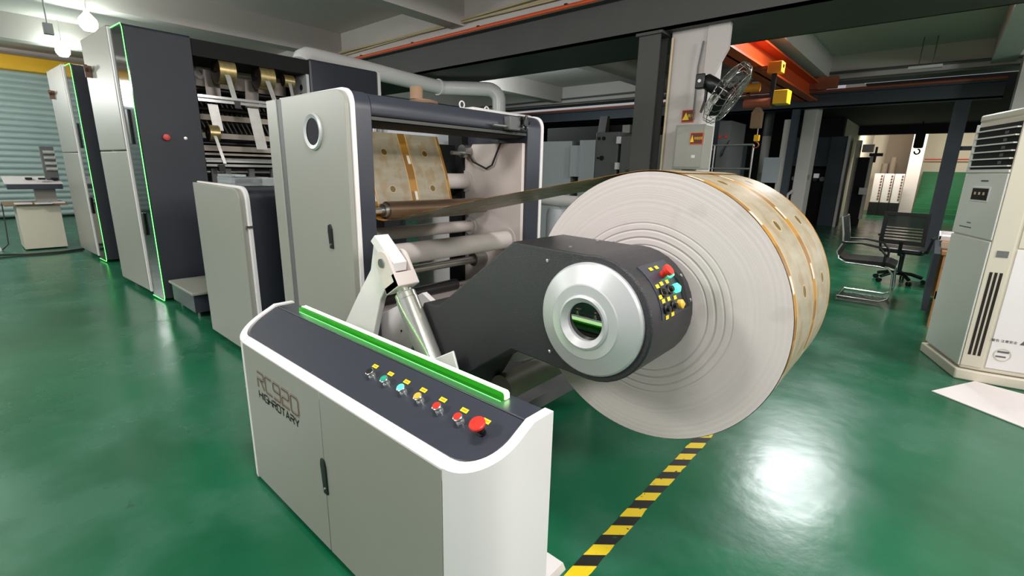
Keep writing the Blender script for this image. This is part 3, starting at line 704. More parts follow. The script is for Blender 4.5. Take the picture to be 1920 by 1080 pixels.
Bm().lathe([(0.088, 0.045), (0.087, 0.050), (0.080, 0.053), (0.062, 0.036), (0.062, 0.012)], (AC.x, 1.25, AC.z), (0, -1, 0), 60, smooth='sharp', caps=False).build('bezel_ring', 'silver', hub)
Bm().lathe([(0.0, 0.026), (0.0625, 0.026)], (AC.x, 1.25, AC.z), (0, -1, -0.11), 48, caps=False).build('lens', 'glassdark', hub)
Bm().lathe([(0.06, 0), (0.06, 0.12)], (AC.x + .0, 1.52, 0.975), (0, 1, 0), 32).build('chuck', 'steel', arm)
def armpt(th, y, d=0.0): t = math.radians(th); return Vector((AC.x + (AR + d) * math.cos(t), y, AC.z + (AR + d) * math.sin(t)))
def armn(th): t = math.radians(th); return Vector((math.cos(t), 0, math.sin(t)))
pp = Bm()  # curved control plate
for th in range(8, 54, 5):
    q = [armpt(th, 1.315, .002), armpt(th, 1.50, .002), armpt(th + 5, 1.50, .002), armpt(th + 5, 1.315, .002)]
    q2 = [v + armn(th + 2) * -0.004 for v in q]; vv = [pp.b.verts.new(v) for v in q + q2]
    for f in ((0, 1, 2, 3), (4, 5, 6, 7), (0, 1, 5, 4), (1, 2, 6, 5), (2, 3, 7, 6), (3, 0, 4, 7)): pp.b.faces.new([vv[i] for i in f])
plate = pp.build('control_plate', 'dark', arm)
Bm().prism([(armpt(56, 0).x, armpt(56, 0).z), (armpt(34, 0).x, armpt(34, 0).z), (armpt(10, 0).x, armpt(10, 0).z), (armpt(10, 0, .008).x, armpt(10, 0, .008).z), (armpt(34, 0, .010).x, armpt(34, 0, .010).z)], 'y', 1.475, 1.505).build('recess_strip', 'matteblack', plate)
for th, y, m_, kind in ((44, 1.41, 'red', 'stop'), (43, 1.45, 'lamp_green', 'lamp'), (30, 1.352, 'black', 'knob'), (30, 1.40, 'black', 'knob'), (29, 1.443, 'lamp_green', 'lamp'), (16, 1.342, 'black', 'knob'), (16, 1.392, 'black', 'knob'), (15, 1.44, 'amber', 'lamp')):
    p = armpt(th, y, 0.002); nn = armn(th)
    if kind == 'stop': Bm().lathe([(0.012, 0), (0.012, 0.018), (0.019, 0.020), (0.019, 0.032), (0.0, 0.036)], p, nn, 20).build('emergency_stop', m_, arm, label='red emergency stop on the arm')
    elif kind == 'lamp': Bm().lathe([(0.015, 0), (0.015, 0.012), (0.0, 0.022)], p, nn, 20).build('signal_lamp', m_, arm, label='lit green lamp' if m_ != 'amber' else 'amber lamp')
    else:
        Bm().lathe([(0.016, 0), (0.016, 0.006), (0.009, 0.008), (0.009, 0.016), (0.0, 0.017)], p, nn, 16).build('selector_knob', m_, arm)
for th, y in ((52, 1.37), (52, 1.41), (36, 1.338), (37, 1.37), (37, 1.41), (23, 1.338), (23, 1.375), (22, 1.42), (9, 1.345), (9.5, 1.385), (27, 1.328)):
    p = armpt(th, y, .003); nn = armn(th); tt = Vector((-nn.z, 0, nn.x)); b_ = Bm()
    vv = [b_.b.verts.new(p + Vector((0, 1, 0)) * a + tt * c_ + nn * d_) for d_ in (0, 0.001) for a, c_ in ((-.010, -.006), (.010, -.006), (.010, .006), (-.010, .006))]
    for f in ((0, 1, 2, 3), (4, 5, 6, 7), (0, 1, 5, 4), (1, 2, 6, 5), (2, 3, 7, 6), (3, 0, 4, 7)): b_.b.faces.new([vv[i] for i in f])
    b_.build('button_tag', 'tag', arm)
def screw(p, nn, parent, r=0.006):
    Bm().lathe([(r, 0), (r, 0.002), (r * .6, 0.004), (0, 0.0042)], p, nn, 12).build('screw', 'chrome', parent)
for p in ((-0.935, 1.25, 1.16), (-0.91, 1.25, 0.845)): screw(p, (0, -1, 0), arm)
for p in ((-0.885, 1.305, 1.205), (-0.90, 1.50, 1.205), (-0.85, 1.53, 1.205)): screw(p, (0.05, 0, 1), arm)
for th, y in ((14, 1.535), (38, 1.53)): screw(armpt(th, y), armn(th), arm)

# unwinder base between the arms
ub = arm
Bm().prism([(-2.3, 0.05), (-1.66, 0.05), (-1.66, 0.80), (-1.80, 0.86), (-2.3, 0.60)], 'y', 1.40, 1.43).build('side_plate', 'white', ub, 0.003)
hl = Bm()
for x, z in ((-1.98, .62), (-1.90, .63), (-1.90, .70), (-1.86, .56), (-1.99, .50), (-1.90, .50)): hl.cyl((x, 1.397, z), (x, 1.40, z), 0.006, 10)
hl.build('bolt_hole', 'black', ub)
Bm().prism([(-1.72, 0.38), (-1.40, 0.625), (-1.22, 0.635), (-1.34, 0.575), (-1.44, 0.55), (-1.66, 0.38)], 'y', 1.60, 1.63).build('inner_plate', 'white', ub, 0.003)
Bm().cyl((-1.36, 1.50, 0.465), (-1.36, 2.55, 0.465), 0.064, 32).build('torsion_tube', 'tubedirty', ub, label='scuffed pale tube joining both arms')
Bm().prism([(-1.72, 0.10), (-1.50, 0.10), (-1.50, 0.60), (-1.62, 0.66), (-1.72, 0.60)], 'y', 2.5, 2.56).build('side_plate', 'white', ub)
Bm().box(-2.1, -1.55, 1.43, 2.5, 0.08, 0.16).build('cross_beam', 'greymachine', ub)
Bm().cyl((-1.82, 1.36, 0.56), (-1.82, 1.44, 0.56), 0.03).build('pin', 'steel', ub)

# lift cylinder and white link
hyd = arm
t0 = Vector((-1.745, 1.2, 1.048)); t1 = Vector((-1.47, 1.2, 0.62)); dv = (t1 - t0).normalized()
Bm().lathe([(0.034, 0.12), (0.034, 0.15)], t0, dv, 36, smooth='sharp').lathe([(0.0, 0.15), (0.042, 0.15), (0.046, 0.155), (0.046, 0.178)], t0, dv, 40, smooth='sharp', caps=False).lathe([(0.049, 0.18), (0.049, 0.53)], t0, dv, 40).build('cylinder_barrel', 'barrel', hyd, label='shiny chrome lift cylinder')
px = Vector((-dv.z, 0, dv.x))
def plate2d(o, d1, d2, pts, y0, y1, name, m_, parent, bev=0.002):
    q = [(o.x + d1.x * a + d2.x * b2, o.z + d1.z * a + d2.z * b2) for a, b2 in pts]
    return Bm().prism(q, 'y', y0, y1).build(name, m_, parent, bev)
eye = [(0.052 * math.cos(a), 0.052 * math.sin(a)) for a in [math.radians(90 + k * 18) for k in range(11)]] + [(0.13, -0.052), (0.13, 0.052)]
plate2d(t0, dv, px, eye, 1.145, 1.16, 'clevis_cheek', 'innerwhite', hyd); plate2d(t0, dv, px, eye, 1.24, 1.255, 'clevis_cheek', 'innerwhite', hyd)
plate2d(t0, dv, px, [(0.07, 0.030), (0.13, 0.030), (0.13, 0.054), (0.07, 0.054)], 1.145, 1.255, 'clevis_top', 'innerwhite', hyd)
plate2d(t0, dv, px, [(0.10, -0.053), (0.132, -0.053), (0.132, 0.053), (0.10, 0.053)], 1.145, 1.255, 'clevis_base', 'innerwhite', hyd)
Bm().cyl(t0 + Vector((0, -0.062, 0)), t0 + Vector((0, 0.062, 0)), 0.020).build('pivot_pin', 'steel', hyd)
box('lower_bracket', 'black', -1.53, -1.40, 1.14, 1.248, 0.50, 0.655, hyd, 0.004)
Bm().prism([(-1.45, 0.55), (-1.27, 0.55), (-1.345, 0.742), (-1.45, 0.682)], 'y', 1.19, 1.20).build('cover_plate', 'white', hyd, 0.003)
lk = arm
o = Bm().prism(rpoly([(-2.22, 0.45), (-1.99, 0.45), (-1.83, 0.86), (-1.74, 0.98), (-1.70, 1.04), (-1.77, 1.15), (-1.86, 1.135), (-1.90, 0.99), (-2.02, 0.85), (-2.22, 0.60)], [0, 0, .05, .02, .03, .03, .02, .03, .08, 0]), 'y', 1.185, 1.215).build('link_plate', 'white', lk, 0.004)
plate2d(Vector((-1.83, 0, 1.115)), Vector((0.12, 0, -0.09)).normalized(), Vector((0.09, 0, 0.12)).normalized(), [(-0.03, -0.005), (0.15, -0.01), (0.17, 0.0), (0.15, 0.035), (-0.02, 0.04)], 1.165, 1.235, 'top_flange', 'white', lk)

# ------------------------------------------------------------------ infeed portal unit
inf = thing('infeed_unit', 'grey and charcoal infeed portal unit where the printed web climbs', 'machine unit', (-2.5, 1.9, 0))
ZT = 1.80
side = Bm().prism(rpoly([(-2.785, 0.05), (-2.13, 0.05), (-2.13, ZT), (-2.785, ZT + .005)], [0, 0, .085, 0], 10), 'y', 1.235, 1.262).build('side_door', 'panel', inf, 0.003)
# pale front edge trim following the side door
edge = []
pr = rpoly([(-2.13, 0.05), (-2.13, ZT)], 0)
Bm().prism(rpoly([(-2.86, 0.03), (-2.118, 0.03), (-2.118, ZT + .012), (-2.86, ZT + .012)], [0, 0, .09, 0], 10), 'y', 1.262, 1.285).build('edge_trim', 'white', inf, 0.003)
box('grey_strip', 'greymachine', -2.845, -2.795, 1.24, 1.262, 0.05, ZT, inf)
box('rear_side_panel', 'panel', -2.975, -2.85, 1.235, 1.262, 0.05, ZT + .002, inf, 0.003)
Bm().lathe([(0.092, 0.0), (0.092, 0.006), (0.084, 0.012), (0.066, 0.006)], (-2.44, 1.235, 1.617), (0, -1, 0), 48, caps=False).build('porthole_ring', 'silver', side)
Bm().lathe([(0.0, 0.004), (0.068, 0.004)], (-2.44, 1.235, 1.617), (0, -1, 0), 40, caps=False).build('porthole_glass', 'glassdark', side)
Bm().prism(rpoly([(-2.345, 1.03), (-2.312, 1.03), (-2.316, 1.135), (-2.33, 1.158), (-2.352, 1.150), (-2.356, 1.12)], 0.004, 3), 'y', 1.228, 1.235).build('door_handle', 'black', side, 0.001)
Bm().cyl((-2.332, 1.224, 1.05), (-2.332, 1.229, 1.05), 0.006, 12).build('keyhole', 'steel', side)
# near corner post (rounded front top), facing +x
rp = rpoly([(-2.75, 0.05), (-2.122, 0.05), (-2.122, ZT + .004), (-2.75, ZT + .004)], [0, 0, .09, 0], 10)
Bm().prism(rp, 'y', 1.286, 1.372).build('corner_post', 'dark', inf, 0.002)
Bm().prism(rp, 'y', 2.56, 2.70).build('corner_post', 'dark', inf, 0.002)
Bm().prism(rpoly([(-2.86, 0.03), (-2.116, 0.03), (-2.116, ZT + .012), (-2.86, ZT + .012)], [0, 0, .09, 0], 10), 'y', 2.702, 2.728).build('edge_trim', 'white', inf, 0.003)
# top beam with rounded hood
hood = rpoly([(-2.40, 1.69), (-2.13, 1.69), (-2.115, ZT), (-2.40, ZT)], [0.02, 0.02, .085, 0], 10)
Bm().prism(hood, 'y', 1.376, 2.556).build('top_hood', 'dark', inf, 0.002)
Bm().prism([(-2.40, 1.69), (-2.15, 1.69), (-2.15, 1.665), (-2.17, 1.655), (-2.40, 1.655)], 'y', 1.376, 2.556).build('under_rail', 'matteblack', inf, 0.002)
Bm().box(-2.155, -2.13, 1.376, 2.556, 1.672, 1.688).build('slide_rail', 'girder', inf)
Bm().box(-2.87, -2.78, 1.38, 2.56, 1.36, 1.62).box(-2.78, -2.76, 1.38, 1.42, 0.2, 1.7).build('rear_cross_beam', 'matteblack', inf)
box('rear_post', 'matteblack', -2.85, -2.70, 2.50, 2.58, 0.3, 1.70, inf)
# inner pale plate on the far side
Bm().prism([(-2.76, 0.25), (-2.14, 0.25), (-2.14, 1.625), (-2.62, 1.625), (-2.76, 1.45), (-2.76, 0.9)], 'y', 2.53, 2.558).build('inner_plate', 'innerwhite', inf, 0.002)
Bm().tube([(-2.66, 2.50, 1.59), (-2.58, 2.50, 1.50), (-2.46, 2.51, 1.455), (-2.40, 2.51, 1.48), (-2.33, 2.52, 1.63)], 0.007, 8).build('sensor_cable', 'wire', inf)
def tubey(name, m_, x, z, r_, y0=1.372, y1=2.53, parent=inf, flange=False, seg=28):
    o = Bm().cyl((x, y0, z), (x, y1, z), r_, seg).build(name, m_, parent)
    if flange: Bm().lathe([(r_ + .022, -0.012), (r_ + .022, 0)], (x, y1, z), (0, 1, 0), seg).build('flange', m_, o)
    return o
tubey('cross_tube', 'tubewhite', -2.69, 1.36, 0.056, flange=True)
tubey('cross_tube', 'tubewhite', -2.64, 1.03, 0.042, flange=True)
tubey('cross_tube', 'tubewhite', -2.26, 0.965, 0.062, flange=True)
tubey('idler_roller', 'roller', IR.x, IR.z, ir, 1.655, 2.48); tubey('roller_shaft', 'chrome', IR.x, IR.z, 0.018, 1.372, 1.655); Bm().cyl((IR.x, 1.63, IR.z), (IR.x, 1.655, IR.z), 0.040).build('bearing', 'steel', inf)
tubey('idler_roller', 'steel', -2.50, 0.80, 0.028, 1.6, 2.5); Bm().cyl((-2.50, 2.42, 0.80), (-2.50, 2.53, 0.80), 0.05).build('bearing', 'steel', inf)
tubey('idler_roller', 'rubber', -2.50, 0.64, 0.040, 1.5, 2.25); tubey('roller_shaft', 'steel', -2.50, 0.64, 0.015, 2.25, 2.53)
tubey('cross_tube', 'rubber', -2.80, 1.30, 0.05, 1.45, 2.5)
Bm().cyl((-2.66, 2.46, 1.575), (-2.66, 2.53, 1.575), 0.045, 20).cyl((-2.66, 2.36, 1.56), (-2.66, 2.47, 1.56), 0.014, 12).build('bearing', 'steel', inf)
Bm().prism([(-2.66, 0.56), (-2.10, 0.56), (-2.10, 0.60), (-2.66, 0.60)], 'y', 1.42, 2.52).build('web_shelf', 'innerwhite', inf, 0.004)
Bm().box(-2.7, -2.2, 1.372, 2.53, 0.30, 0.36).build('cross_beam', 'innerwhite', inf)
# clip lamp on the hood
cl = thing('clamp_sensor', 'small steel clamp with black thumb knob on the charcoal hood', 'clamp', (-2.1, 2.4, 1.7))
box('clamp_body', 'greymachine', -2.128, -2.075, 2.33, 2.43, 1.695, 1.775, cl, 0.004); Bm().cyl((-2.10, 2.20, 1.715), (-2.10, 2.33, 1.715), 0.008).build('clamp_rod', 'steel', cl)
k_ = Bm(); k_.cyl((-2.085, 2.455, 1.745), (-2.05, 2.455, 1.745), 0.022, 12)
for i in range(5): a = i * 2 * PI / 5; k_.cyl((-2.06, 2.455, 1.745), (-2.06, 2.455 + 0.045 * math.cos(a), 1.745 + 0.045 * math.sin(a)), 0.009, 8)
k_.build('thumb_knob', 'black', cl)
Bm().cyl((-2.10, 2.43, 1.72), (-2.10, 2.52, 1.72), 0.012).build('clamp_rod', 'steel', cl)

# cardboard cores on the hood and the machine behind the portal
t = thing('cardboard_spool', 'small brown cardboard core standing on its round base atop the portal', 'cardboard core', (-2.27, 1.79, 1.80))
Bm().lathe([(0.035, 0.02), (0.035, 0.085)], (-2.27, 1.76, 1.80), (0, 0, 1), 28).build('tube', 'card', t)
Bm().lathe([(0.085, 0.0), (0.09, 0.012), (0.05, 0.022)], (-2.27, 1.80, 1.80), (0, 0, 1), 36).build('base_disc', 'card', t)
wm = thing('web_press', 'white machine body with lifting eyes partly hidden behind the portal hood', 'machine', (-3.3, 3.2, 0))
box('body', 'white', -3.85, -3.05, 2.95, 3.75, 0.0, 1.96, wm, 0.02)
for x, y in ((-3.26, 3.02), (-3.34, 3.41)):
    Bm().tube([(x, y + 0.028 * math.cos(a), 1.995 + 0.028 * math.sin(a)) for a in [k * PI / 8 for k in range(17)]], 0.007, 8).build('lifting_eye', 'white', wm)
box('window_band', 'paleblue', -3.04, -2.98, 2.05, 2.66, 1.50, 1.78, wm)
Bm().cyl((-3.0, 1.99, 1.5), (-3.0, 1.99, 1.78), 0.04).build('corner_tube', 'chrome', wm)
box('dark_panel', 'dark', -3.04, -2.99, 1.3, 2.0, 0.2, 1.5, wm)

# ------------------------------------------------------------------ tall stations
def station(first):
    t = thing('press_tower', 'tall charcoal and grey press tower nearest the camera with glowing green edge' , 'press tower', (-6.7, 2.4, 0))
    # bowed grey side door
    dd = Bm().prism([(-7.42, 1.145), (-6.38, 1.195), (-6.38, 1.235), (-7.42, 1.19)], 'z', 1.565, 2.74).build('upper_side_door', 'panel', t, 0.01)
    dd2 = Bm().prism([(-7.42, 1.145), (-6.38, 1.195), (-6.38, 1.235), (-7.42, 1.19)], 'z', 0.06, 1.555).build('lower_side_door', 'panel', t, 0.01)
    Bm().prism([(-6.375, 1.20), (-6.33, 1.20), (-6.33, 1.24), (-6.375, 1.24)], 'z', 0.06, 2.72).build('door_edge', 'white', t)
    Bm().prism([(-6.31, 1.215), (-5.975, 1.235), (-5.975, 1.25), (-6.31, 1.25)], 'z', 0.03, 2.70).build('black_glass_strip', 'blackglass', t)
    Bm().box(-6.25, -6.17, 1.205, 1.22, 0.70, 0.93).build('door_handle', 'black', t, 0.003)
    Bm().box(-6.22, -6.14, 1.208, 1.225, 1.62, 1.95).build('door_handle', 'black', t, 0.003)
    Bm().tube([(-6.31, 1.21, 0.025), (-5.975, 1.232, 0.02), (-5.962, 1.236, 0.05), (-5.962, 1.236, 2.66), (-5.975, 1.232, 2.70), (-6.28, 1.212, 2.70)], 0.0036, 8).build('green_led_strip', 'led_green', t, label='thin glowing green line')
    Bm().prism(rpoly([(-7.40, 0.04), (-5.965, 0.04), (-5.965, 2.70), (-7.40, 2.70)], [0, 0, .03, 0]), 'y', 1.25, 1.79).build('near_column', 'darkface', t, 0.004)
    Bm().cyl((-7.17, 1.115, 2.40), (-7.07, 1.10, 2.43), 0.019, 14).build('door_knob', 'brownknob', t)
    box('knob_plate', 'brownknob', -7.19, -7.165, 1.10, 1.155, 2.33, 2.45, t)
    if first:
        Bm().lathe([(0.022, 0), (0.022, 0.02), (0.03, 0.022), (0.03, 0.04), (0, 0.044)], (-5.965, 1.457, 1.695), (1, 0, 0), 20).build('emergency_stop', 'red', t)
        Bm().lathe([(0.016, 0), (0.016, 0.012), (0, 0.013)], (-5.965, 1.628, 1.695), (1, 0, 0), 16).build('key_switch', 'steel', t)
    # far column: dark front with pale rounded edge
    Bm().prism(rpoly([(-7.40, 0.04), (-5.965, 0.04), (-5.965, 2.70), (-7.40, 2.70)], [0, 0, .03, 0]), 'y', 3.03, 3.98).build('far_column', 'dark', t, 0.02)
    Bm().prism(rpoly([(-7.42, 0.04), (-5.955, 0.04), (-5.955, 2.715), (-7.42, 2.715)], [0, 0, .05, 0]), 'y', 3.98, 4.02).build('far_edge_trim', 'white', t, 0.005)
    Bm().box(-7.4, -5.975, 1.79, 3.03, 2.52, 2.68).build('top_cross_beam', 'matteblack', t)
    box('rear_shield', 'matteblack', -6.95, -6.9, 1.79, 3.03, 0.05, 2.55, t)
    # pale plates and shafts of the foil station
    box('backing_plate', 'cream', -6.62, -6.58, 1.79, 3.0, 2.31, 2.53, t)
    box('backing_plate', 'cream', -6.52, -6.49, 1.79, 3.0, 2.15, 2.21, t)
    for zz in (1.96, 1.76, 1.62, 1.555): box('cross_bar', 'cream', -6.42, -6.38, 1.79, 3.0, zz - .03 if zz > 1.6 else zz - .012, zz + .03 if zz > 1.6 else zz + .012, t)
    for zz in (2.27, 2.06, 1.68, 1.50, 1.35): Bm().cyl((-6.5, 1.79, zz), (-6.5, 3.0, zz), 0.03, 16).build('shaft', 'steel' if zz < 1.6 else 'rubber', t)
    for i in range(22):
        y = 1.83 + i * 0.053
        Bm().tube([(-6.46, y, 1.94), (-6.46, y + 0.06, 1.80)], 0.008, 5).build('guide_blade', 'foilback', t)
        Bm().tube([(-6.55, y, 2.13), (-6.55, y + 0.06, 2.0)], 0.008, 5).build('guide_blade', 'foilback', t)
    for zz in (2.135, 2.095, 1.475, 1.43): Bm().box(-5.99, -5.955, 1.79, 2.98, zz - .013, zz + .013).build('chrome_rail', 'chrome', t)
    for y, zz in ((2.16, 2.09), (1.93, 1.41)): Bm().box(-5.955, -5.93, y - .03, y + .03, zz - .05, zz + .03).build('rail_clamp', 'black', t)
    Bm().lathe([(0.032, 0), (0.066, 0), (0.066, 0.02), (0.032, 0.02)], (-6.58, 2.02, 2.45), (1, 0, 0), 24, caps=False).build('bearing_ring', 'white', t)
    pl = Bm().prism([(-6.36, 2.10), (-5.98, 2.10), (-5.98, 2.64), (-6.18, 2.58), (-6.36, 2.42)], 'y', 2.985, 3.02).build('side_plate', 'silver', t)
    for x, z, rr in ((-6.06, 2.55, .02), (-6.12, 2.38, .035), (-6.14, 2.26, .055), (-6.04, 2.16, .02)):
        Bm().cyl((x, 2.98, z), (x, 2.985, z), rr, 16).build('plate_hole', 'matteblack', pl)
    # lower dark frame
    box('lower_frame', 'matteblack', -6.6, -6.1, 1.79, 3.03, 0.05, 1.20, t)
    for y in (1.86, 2.0, 2.25, 2.5): box('lower_plate', 'greymachine', -6.1, -6.06, y, y + .06, 1.15, 1.40, t)
    return t
st1 = station(True)
st2 = copy_tree(st1, None, (-3.0, 0, 0)); st2['label'] = 'second press tower, left of and behind the nearest one, with its own green edge'
st1['group'] = st2['group'] = 'tall press towers in line'
drop = [c_ for c_ in st2.children if c_.name.startswith(('emergency_stop', 'key_switch', 'guide_blade', 'shaft', 'plate_hole'))]
for c_ in drop: bpy.data.objects.remove(c_)

def foil(x, y, z, r_, wid, label, tail, up=None):
    t = thing('foil_roll', label, 'foil roll', (x, y, z), 0, 'gold foil rolls in the nearest press tower')
    Bm().lathe([(0.035, -0.001), (r_ * 0.98, -0.001), (r_ * 0.98, 0.001)], (x, y, z), (0, 1, 0), 40).build('roll_side', 'goldside', t)
    Bm().lathe([(r_, 0.001), (r_, wid)], (x, y, z), (0, 1, 0), 40).build('foil_wrap', 'gold', t)
    Bm().cyl((x, y - 0.012, z), (x, y + wid + 0.02, z), 0.028, 20).build('core', 'matteblack', t)
    Bm().ribbon([(x + r_ * 0.9, y + wid * 0.25, z - r_ * 0.3), (x + r_ * 0.98, y + wid * .3, z - r_ * 0.6)] + tail, (0, 1, 0), wid * 0.32, 0.002).build('foil_strip', 'foil', t, label='silvery foil strip running down')
    if up: Bm().ribbon(up, (0, 1, 0), wid * 0.9, 0.002).build('foil_strip', 'foilback', t)
    return t
foil(-6.12, 2.04, 2.435, 0.140, 0.165, 'leftmost large gold foil roll at the top of the nearest tower', [(-5.95, 2.12, 2.12)], [(-6.3, 1.98, 2.45), (-6.3, 1.98, 2.12)])
foil(-6.12, 2.46, 2.43, 0.137, 0.165, 'middle gold foil roll at the top of the nearest tower', [(-5.95, 2.56, 2.12)], [(-6.3, 2.40, 2.4), (-6.3, 2.38, 2.1)])
foil(-6.12, 2.76, 2.43, 0.07, 0.12, 'small gold foil roll at the top right of the nearest tower', [(-5.98, 2.80, 2.12)])
foil(-6.05, 1.87, 1.77, 0.085, 0.10, 'single lower gold foil roll below the chrome rail', [(-5.94, 1.95, 1.45)])
for y, z0, z1, lab in ((1.95, 1.88, 2.06, 'short silver strip left'), (2.33, 1.60, 2.06, 'long silver strip')):
    pass
fs = Bm().ribbon([(-6.05, 1.90, 2.07), (-6.05, 1.93, 1.80)], (0, 1, 0), 0.10).build('foil_band', 'foil'); tag(fs, 'wide silver foil band hanging left, above the lower gold roll', 'foil strip')
fs = Bm().ribbon([(-6.05, 2.30, 2.07), (-6.05, 2.36, 1.62)], (0, 1, 0), 0.12).build('foil_band', 'foil'); tag(fs, 'long silver foil band hanging mid tower below the chrome rail', 'foil strip')

# low cabinet, step and clear tray
lc = thing('low_cabinet', 'low light grey cabinet with charcoal front between tower and portal', 'cabinet', (-4.0, 1.6, 0))
Bm().prism(rpoly([(-4.50, 0.06), (-3.55, 0.06), (-3.55, 1.285), (-4.50, 1.30)], [0, 0, .10, 0], 8), 'y', 1.235, 1.27).build('side_panel', 'panel', lc, 0.004)
Bm().prism(rpoly([(-4.51, 0.05), (-3.525, 0.05), (-3.525, 1.30), (-4.51, 1.31)], [0, 0, .11, 0], 8), 'y', 1.27, 1.295).build('edge_trim', 'white', lc, 0.003)
box('trim_clip', 'steel', -3.535, -3.518, 1.25, 1.295, 1.02, 1.035, lc)
Bm().prism(rpoly([(-4.50, 0.05), (-3.55, 0.05), (-3.55, 1.275), (-4.50, 1.29)], [0, 0, .07, 0], 8), 'y', 1.295, 2.6).build('body', 'darkface', lc, 0.003)
stp = thing('step_platform', 'low charcoal step with pale top at the foot of the nearest tower', 'step', (-5.2, 1.4, 0))
Bm().prism([(-5.80, 0.06), (-5.1, 0.06), (-5.1, 0.24), (-5.80, 0.24)], 'y', 1.28, 1.75).build('step_box', 'dark', stp, 0.003)
box('tread', 'panel', -5.82, -5.05, 1.26, 1.78, 0.24, 0.265, stp, 0.004)
for x in (-5.72, -5.18):
    for y in (1.33, 1.68): Bm().cyl((x, y, 0), (x, y, 0.07), 0.012).build('foot', 'steel', stp)
tr = thing('clear_tray', 'clear plastic trays stacked on the low cabinet', 'plastic tray', (-4.2, 1.55, 1.29))
Bm().prism(rpoly([(-4.32, 1.288), (-3.95, 1.285), (-3.95, 1.35), (-4.32, 1.352)], 0.012, 3), 'y', 1.36, 1.66).build('tray_body', 'clear', tr)
Bm().prism(rpoly([(-4.30, 1.353), (-4.0, 1.353), (-4.0, 1.372), (-4.30, 1.372)], 0.005, 2), 'y', 1.36, 1.46).build('tray_lid', 'clear', tr)

# duct pipe behind the towers
dp = thing('duct_pipe', 'thick white duct running from tower top and bending down behind portal', 'duct', (-6.2, 4.5, 0))
Bm().tube([(-6.42, 3.16, 2.72), (-6.44, 3.19, 2.78), (-6.46, 3.26, 2.82), (-6.49, 3.36, 2.83), (-6.62, 4.1, 2.84), (-6.80, 5.0, 2.84), (-6.90, 5.85, 2.83)], 0.118, 28).build('duct_run', 'duct', dp)
el = [(-6.90, 5.85, 2.83), (-6.86, 5.97, 2.83), (-6.72, 6.08, 2.83), (-6.28, 6.42, 2.82)] + [(-6.28 + 0.17 * math.sin(a), 6.42 + 0.13 * math.sin(a), 2.62 + 0.20 * math.cos(a)) for a in [k * PI / 16 for k in range(1, 9)]] + [(-6.11, 6.55, 1.2)]
Bm().tube(el, 0.118, 28).build('duct_elbow', 'duct', dp)
Bm().lathe([(0.134, -0.02), (0.134, 0.02)], (-6.89, 5.83, 2.83), (-0.12, 1, 0), 32).build('duct_joint', 'duct', dp)

# ------------------------------------------------------------------ hazard tape, sheet and left desk
tp = Bm(); rnd = random.Random(3); Lp = []; Rp = []
for i in range(60):
    y = 0.95 + i * 0.045; Lp.append((-0.79 + rnd.uniform(-.004, .004), y)); Rp.append((-0.722 + rnd.uniform(-.003, .003), y))
tp.prism(Lp + Rp[::-1], 'z', 0.0005, 0.002)
tag(tp.build('hazard_tape', 'tape'), 'worn black and yellow striped floor tape under the roll', 'floor tape')

sh = Bm(); n = 14
pc_ = [(0.211, 4.27), (0.449, 4.718), (0.90, 4.62), (1.15, 4.10), (0.75, 3.93)]
sh.prism(pc_, 'z', 0.002, 0.008)
tag(sh.build('floor_sheet', 'paper'), 'crumpled white sheet lying on the floor before the air conditioner', 'paper sheet')

dk = thing('console_desk', 'pale cabinet desk with cluttered top before the roller shutter', 'desk', (-11.3, 0.8, 0))
box('cabinet', 'beige', -11.7, -11.0, 0.53, 1.05, 0.02, 0.72, dk, 0.005)
box('desk_top', 'card', -11.8, -10.95, 0.40, 1.15, 0.72, 0.75, dk, 0.004)
for i, (x, y, m_) in enumerate(((-11.1, 0.62, 'paper'), (-11.05, 0.85, 'paper'), (-11.18, 1.02, 'paper'))): 
    tag(box('paper_stack', m_, x, x + .21, y - .1, y + .1, 0.75, 0.768), ('paper stack at the left end of the cluttered desk', 'paper stack in the middle of the cluttered desk', 'paper stack at the right end of the cluttered desk')[i], 'papers', 'papers on the desk')
cs = thing('press_console', 'dark operating console with white sloped keypad before the shutter', 'console', (-11.2, 0.8, 0.77))
Bm().prism([(-11.5, 1.00), (-10.98, 0.98), (-10.98, 1.06), (-11.5, 1.16)], 'y', 0.48, 1.13).build('keypad_body', 'dark', cs, 0.004)
Bm().prism([(-11.5, 1.162), (-10.99, 1.062), (-10.99, 1.072), (-11.5, 1.172)], 'y', 0.46, 1.14).build('keypad_top', 'paper', cs)
box('stand', 'boxgrey', -11.45, -11.2, 0.8, 1.05, 0.75, 1.0, cs)
for i, (dx, y) in enumerate(((0.1, 0.72), (0.3, 0.86), (0.2, 1.02))): box('mouse_pad', 'black', -11.4 + dx, -11.3 + dx, y, y + .08, 1.13, 1.16, cs)
ml = thing('upright_rack', 'grey upright rack of small rolls standing on the console', 'rack', (-11.2, 1.1, 1.16))
box('rack_frame', 'greymachine', -11.3, -11.2, 0.96, 1.13, 1.135, 1.66, ml, 0.006)
for k in range(4): Bm().cyl((-11.18, 0.99, 1.30 + k * .09), (-11.18, 1.13, 1.30 + k * .09), 0.03, 16).build('rack_roll', 'foil', ml)
fc_ = Bm()
fc_.tube([(-11.2, 0.05, 0.012), (-10.7, 0.2, 0.012), (-10.5, 0.5, 0.012), (-10.45, 0.9, 0.012), (-10.6, 1.2, 0.012)], 0.012, 6)
tag(fc_.build('floor_cable', 'wire'), 'thin black cable on the green floor along the desk front', 'cable')
fc_ = Bm().tube([(-10.3, 0.0, 0.012), (-10.36, 0.4, 0.012), (-10.3, 0.8, 0.012), (-10.42, 1.16, 0.012)], 0.010, 6)
tag(fc_.build('floor_cable', 'wire'), 'black cable on the floor nearest the camera side of the desk', 'cable')
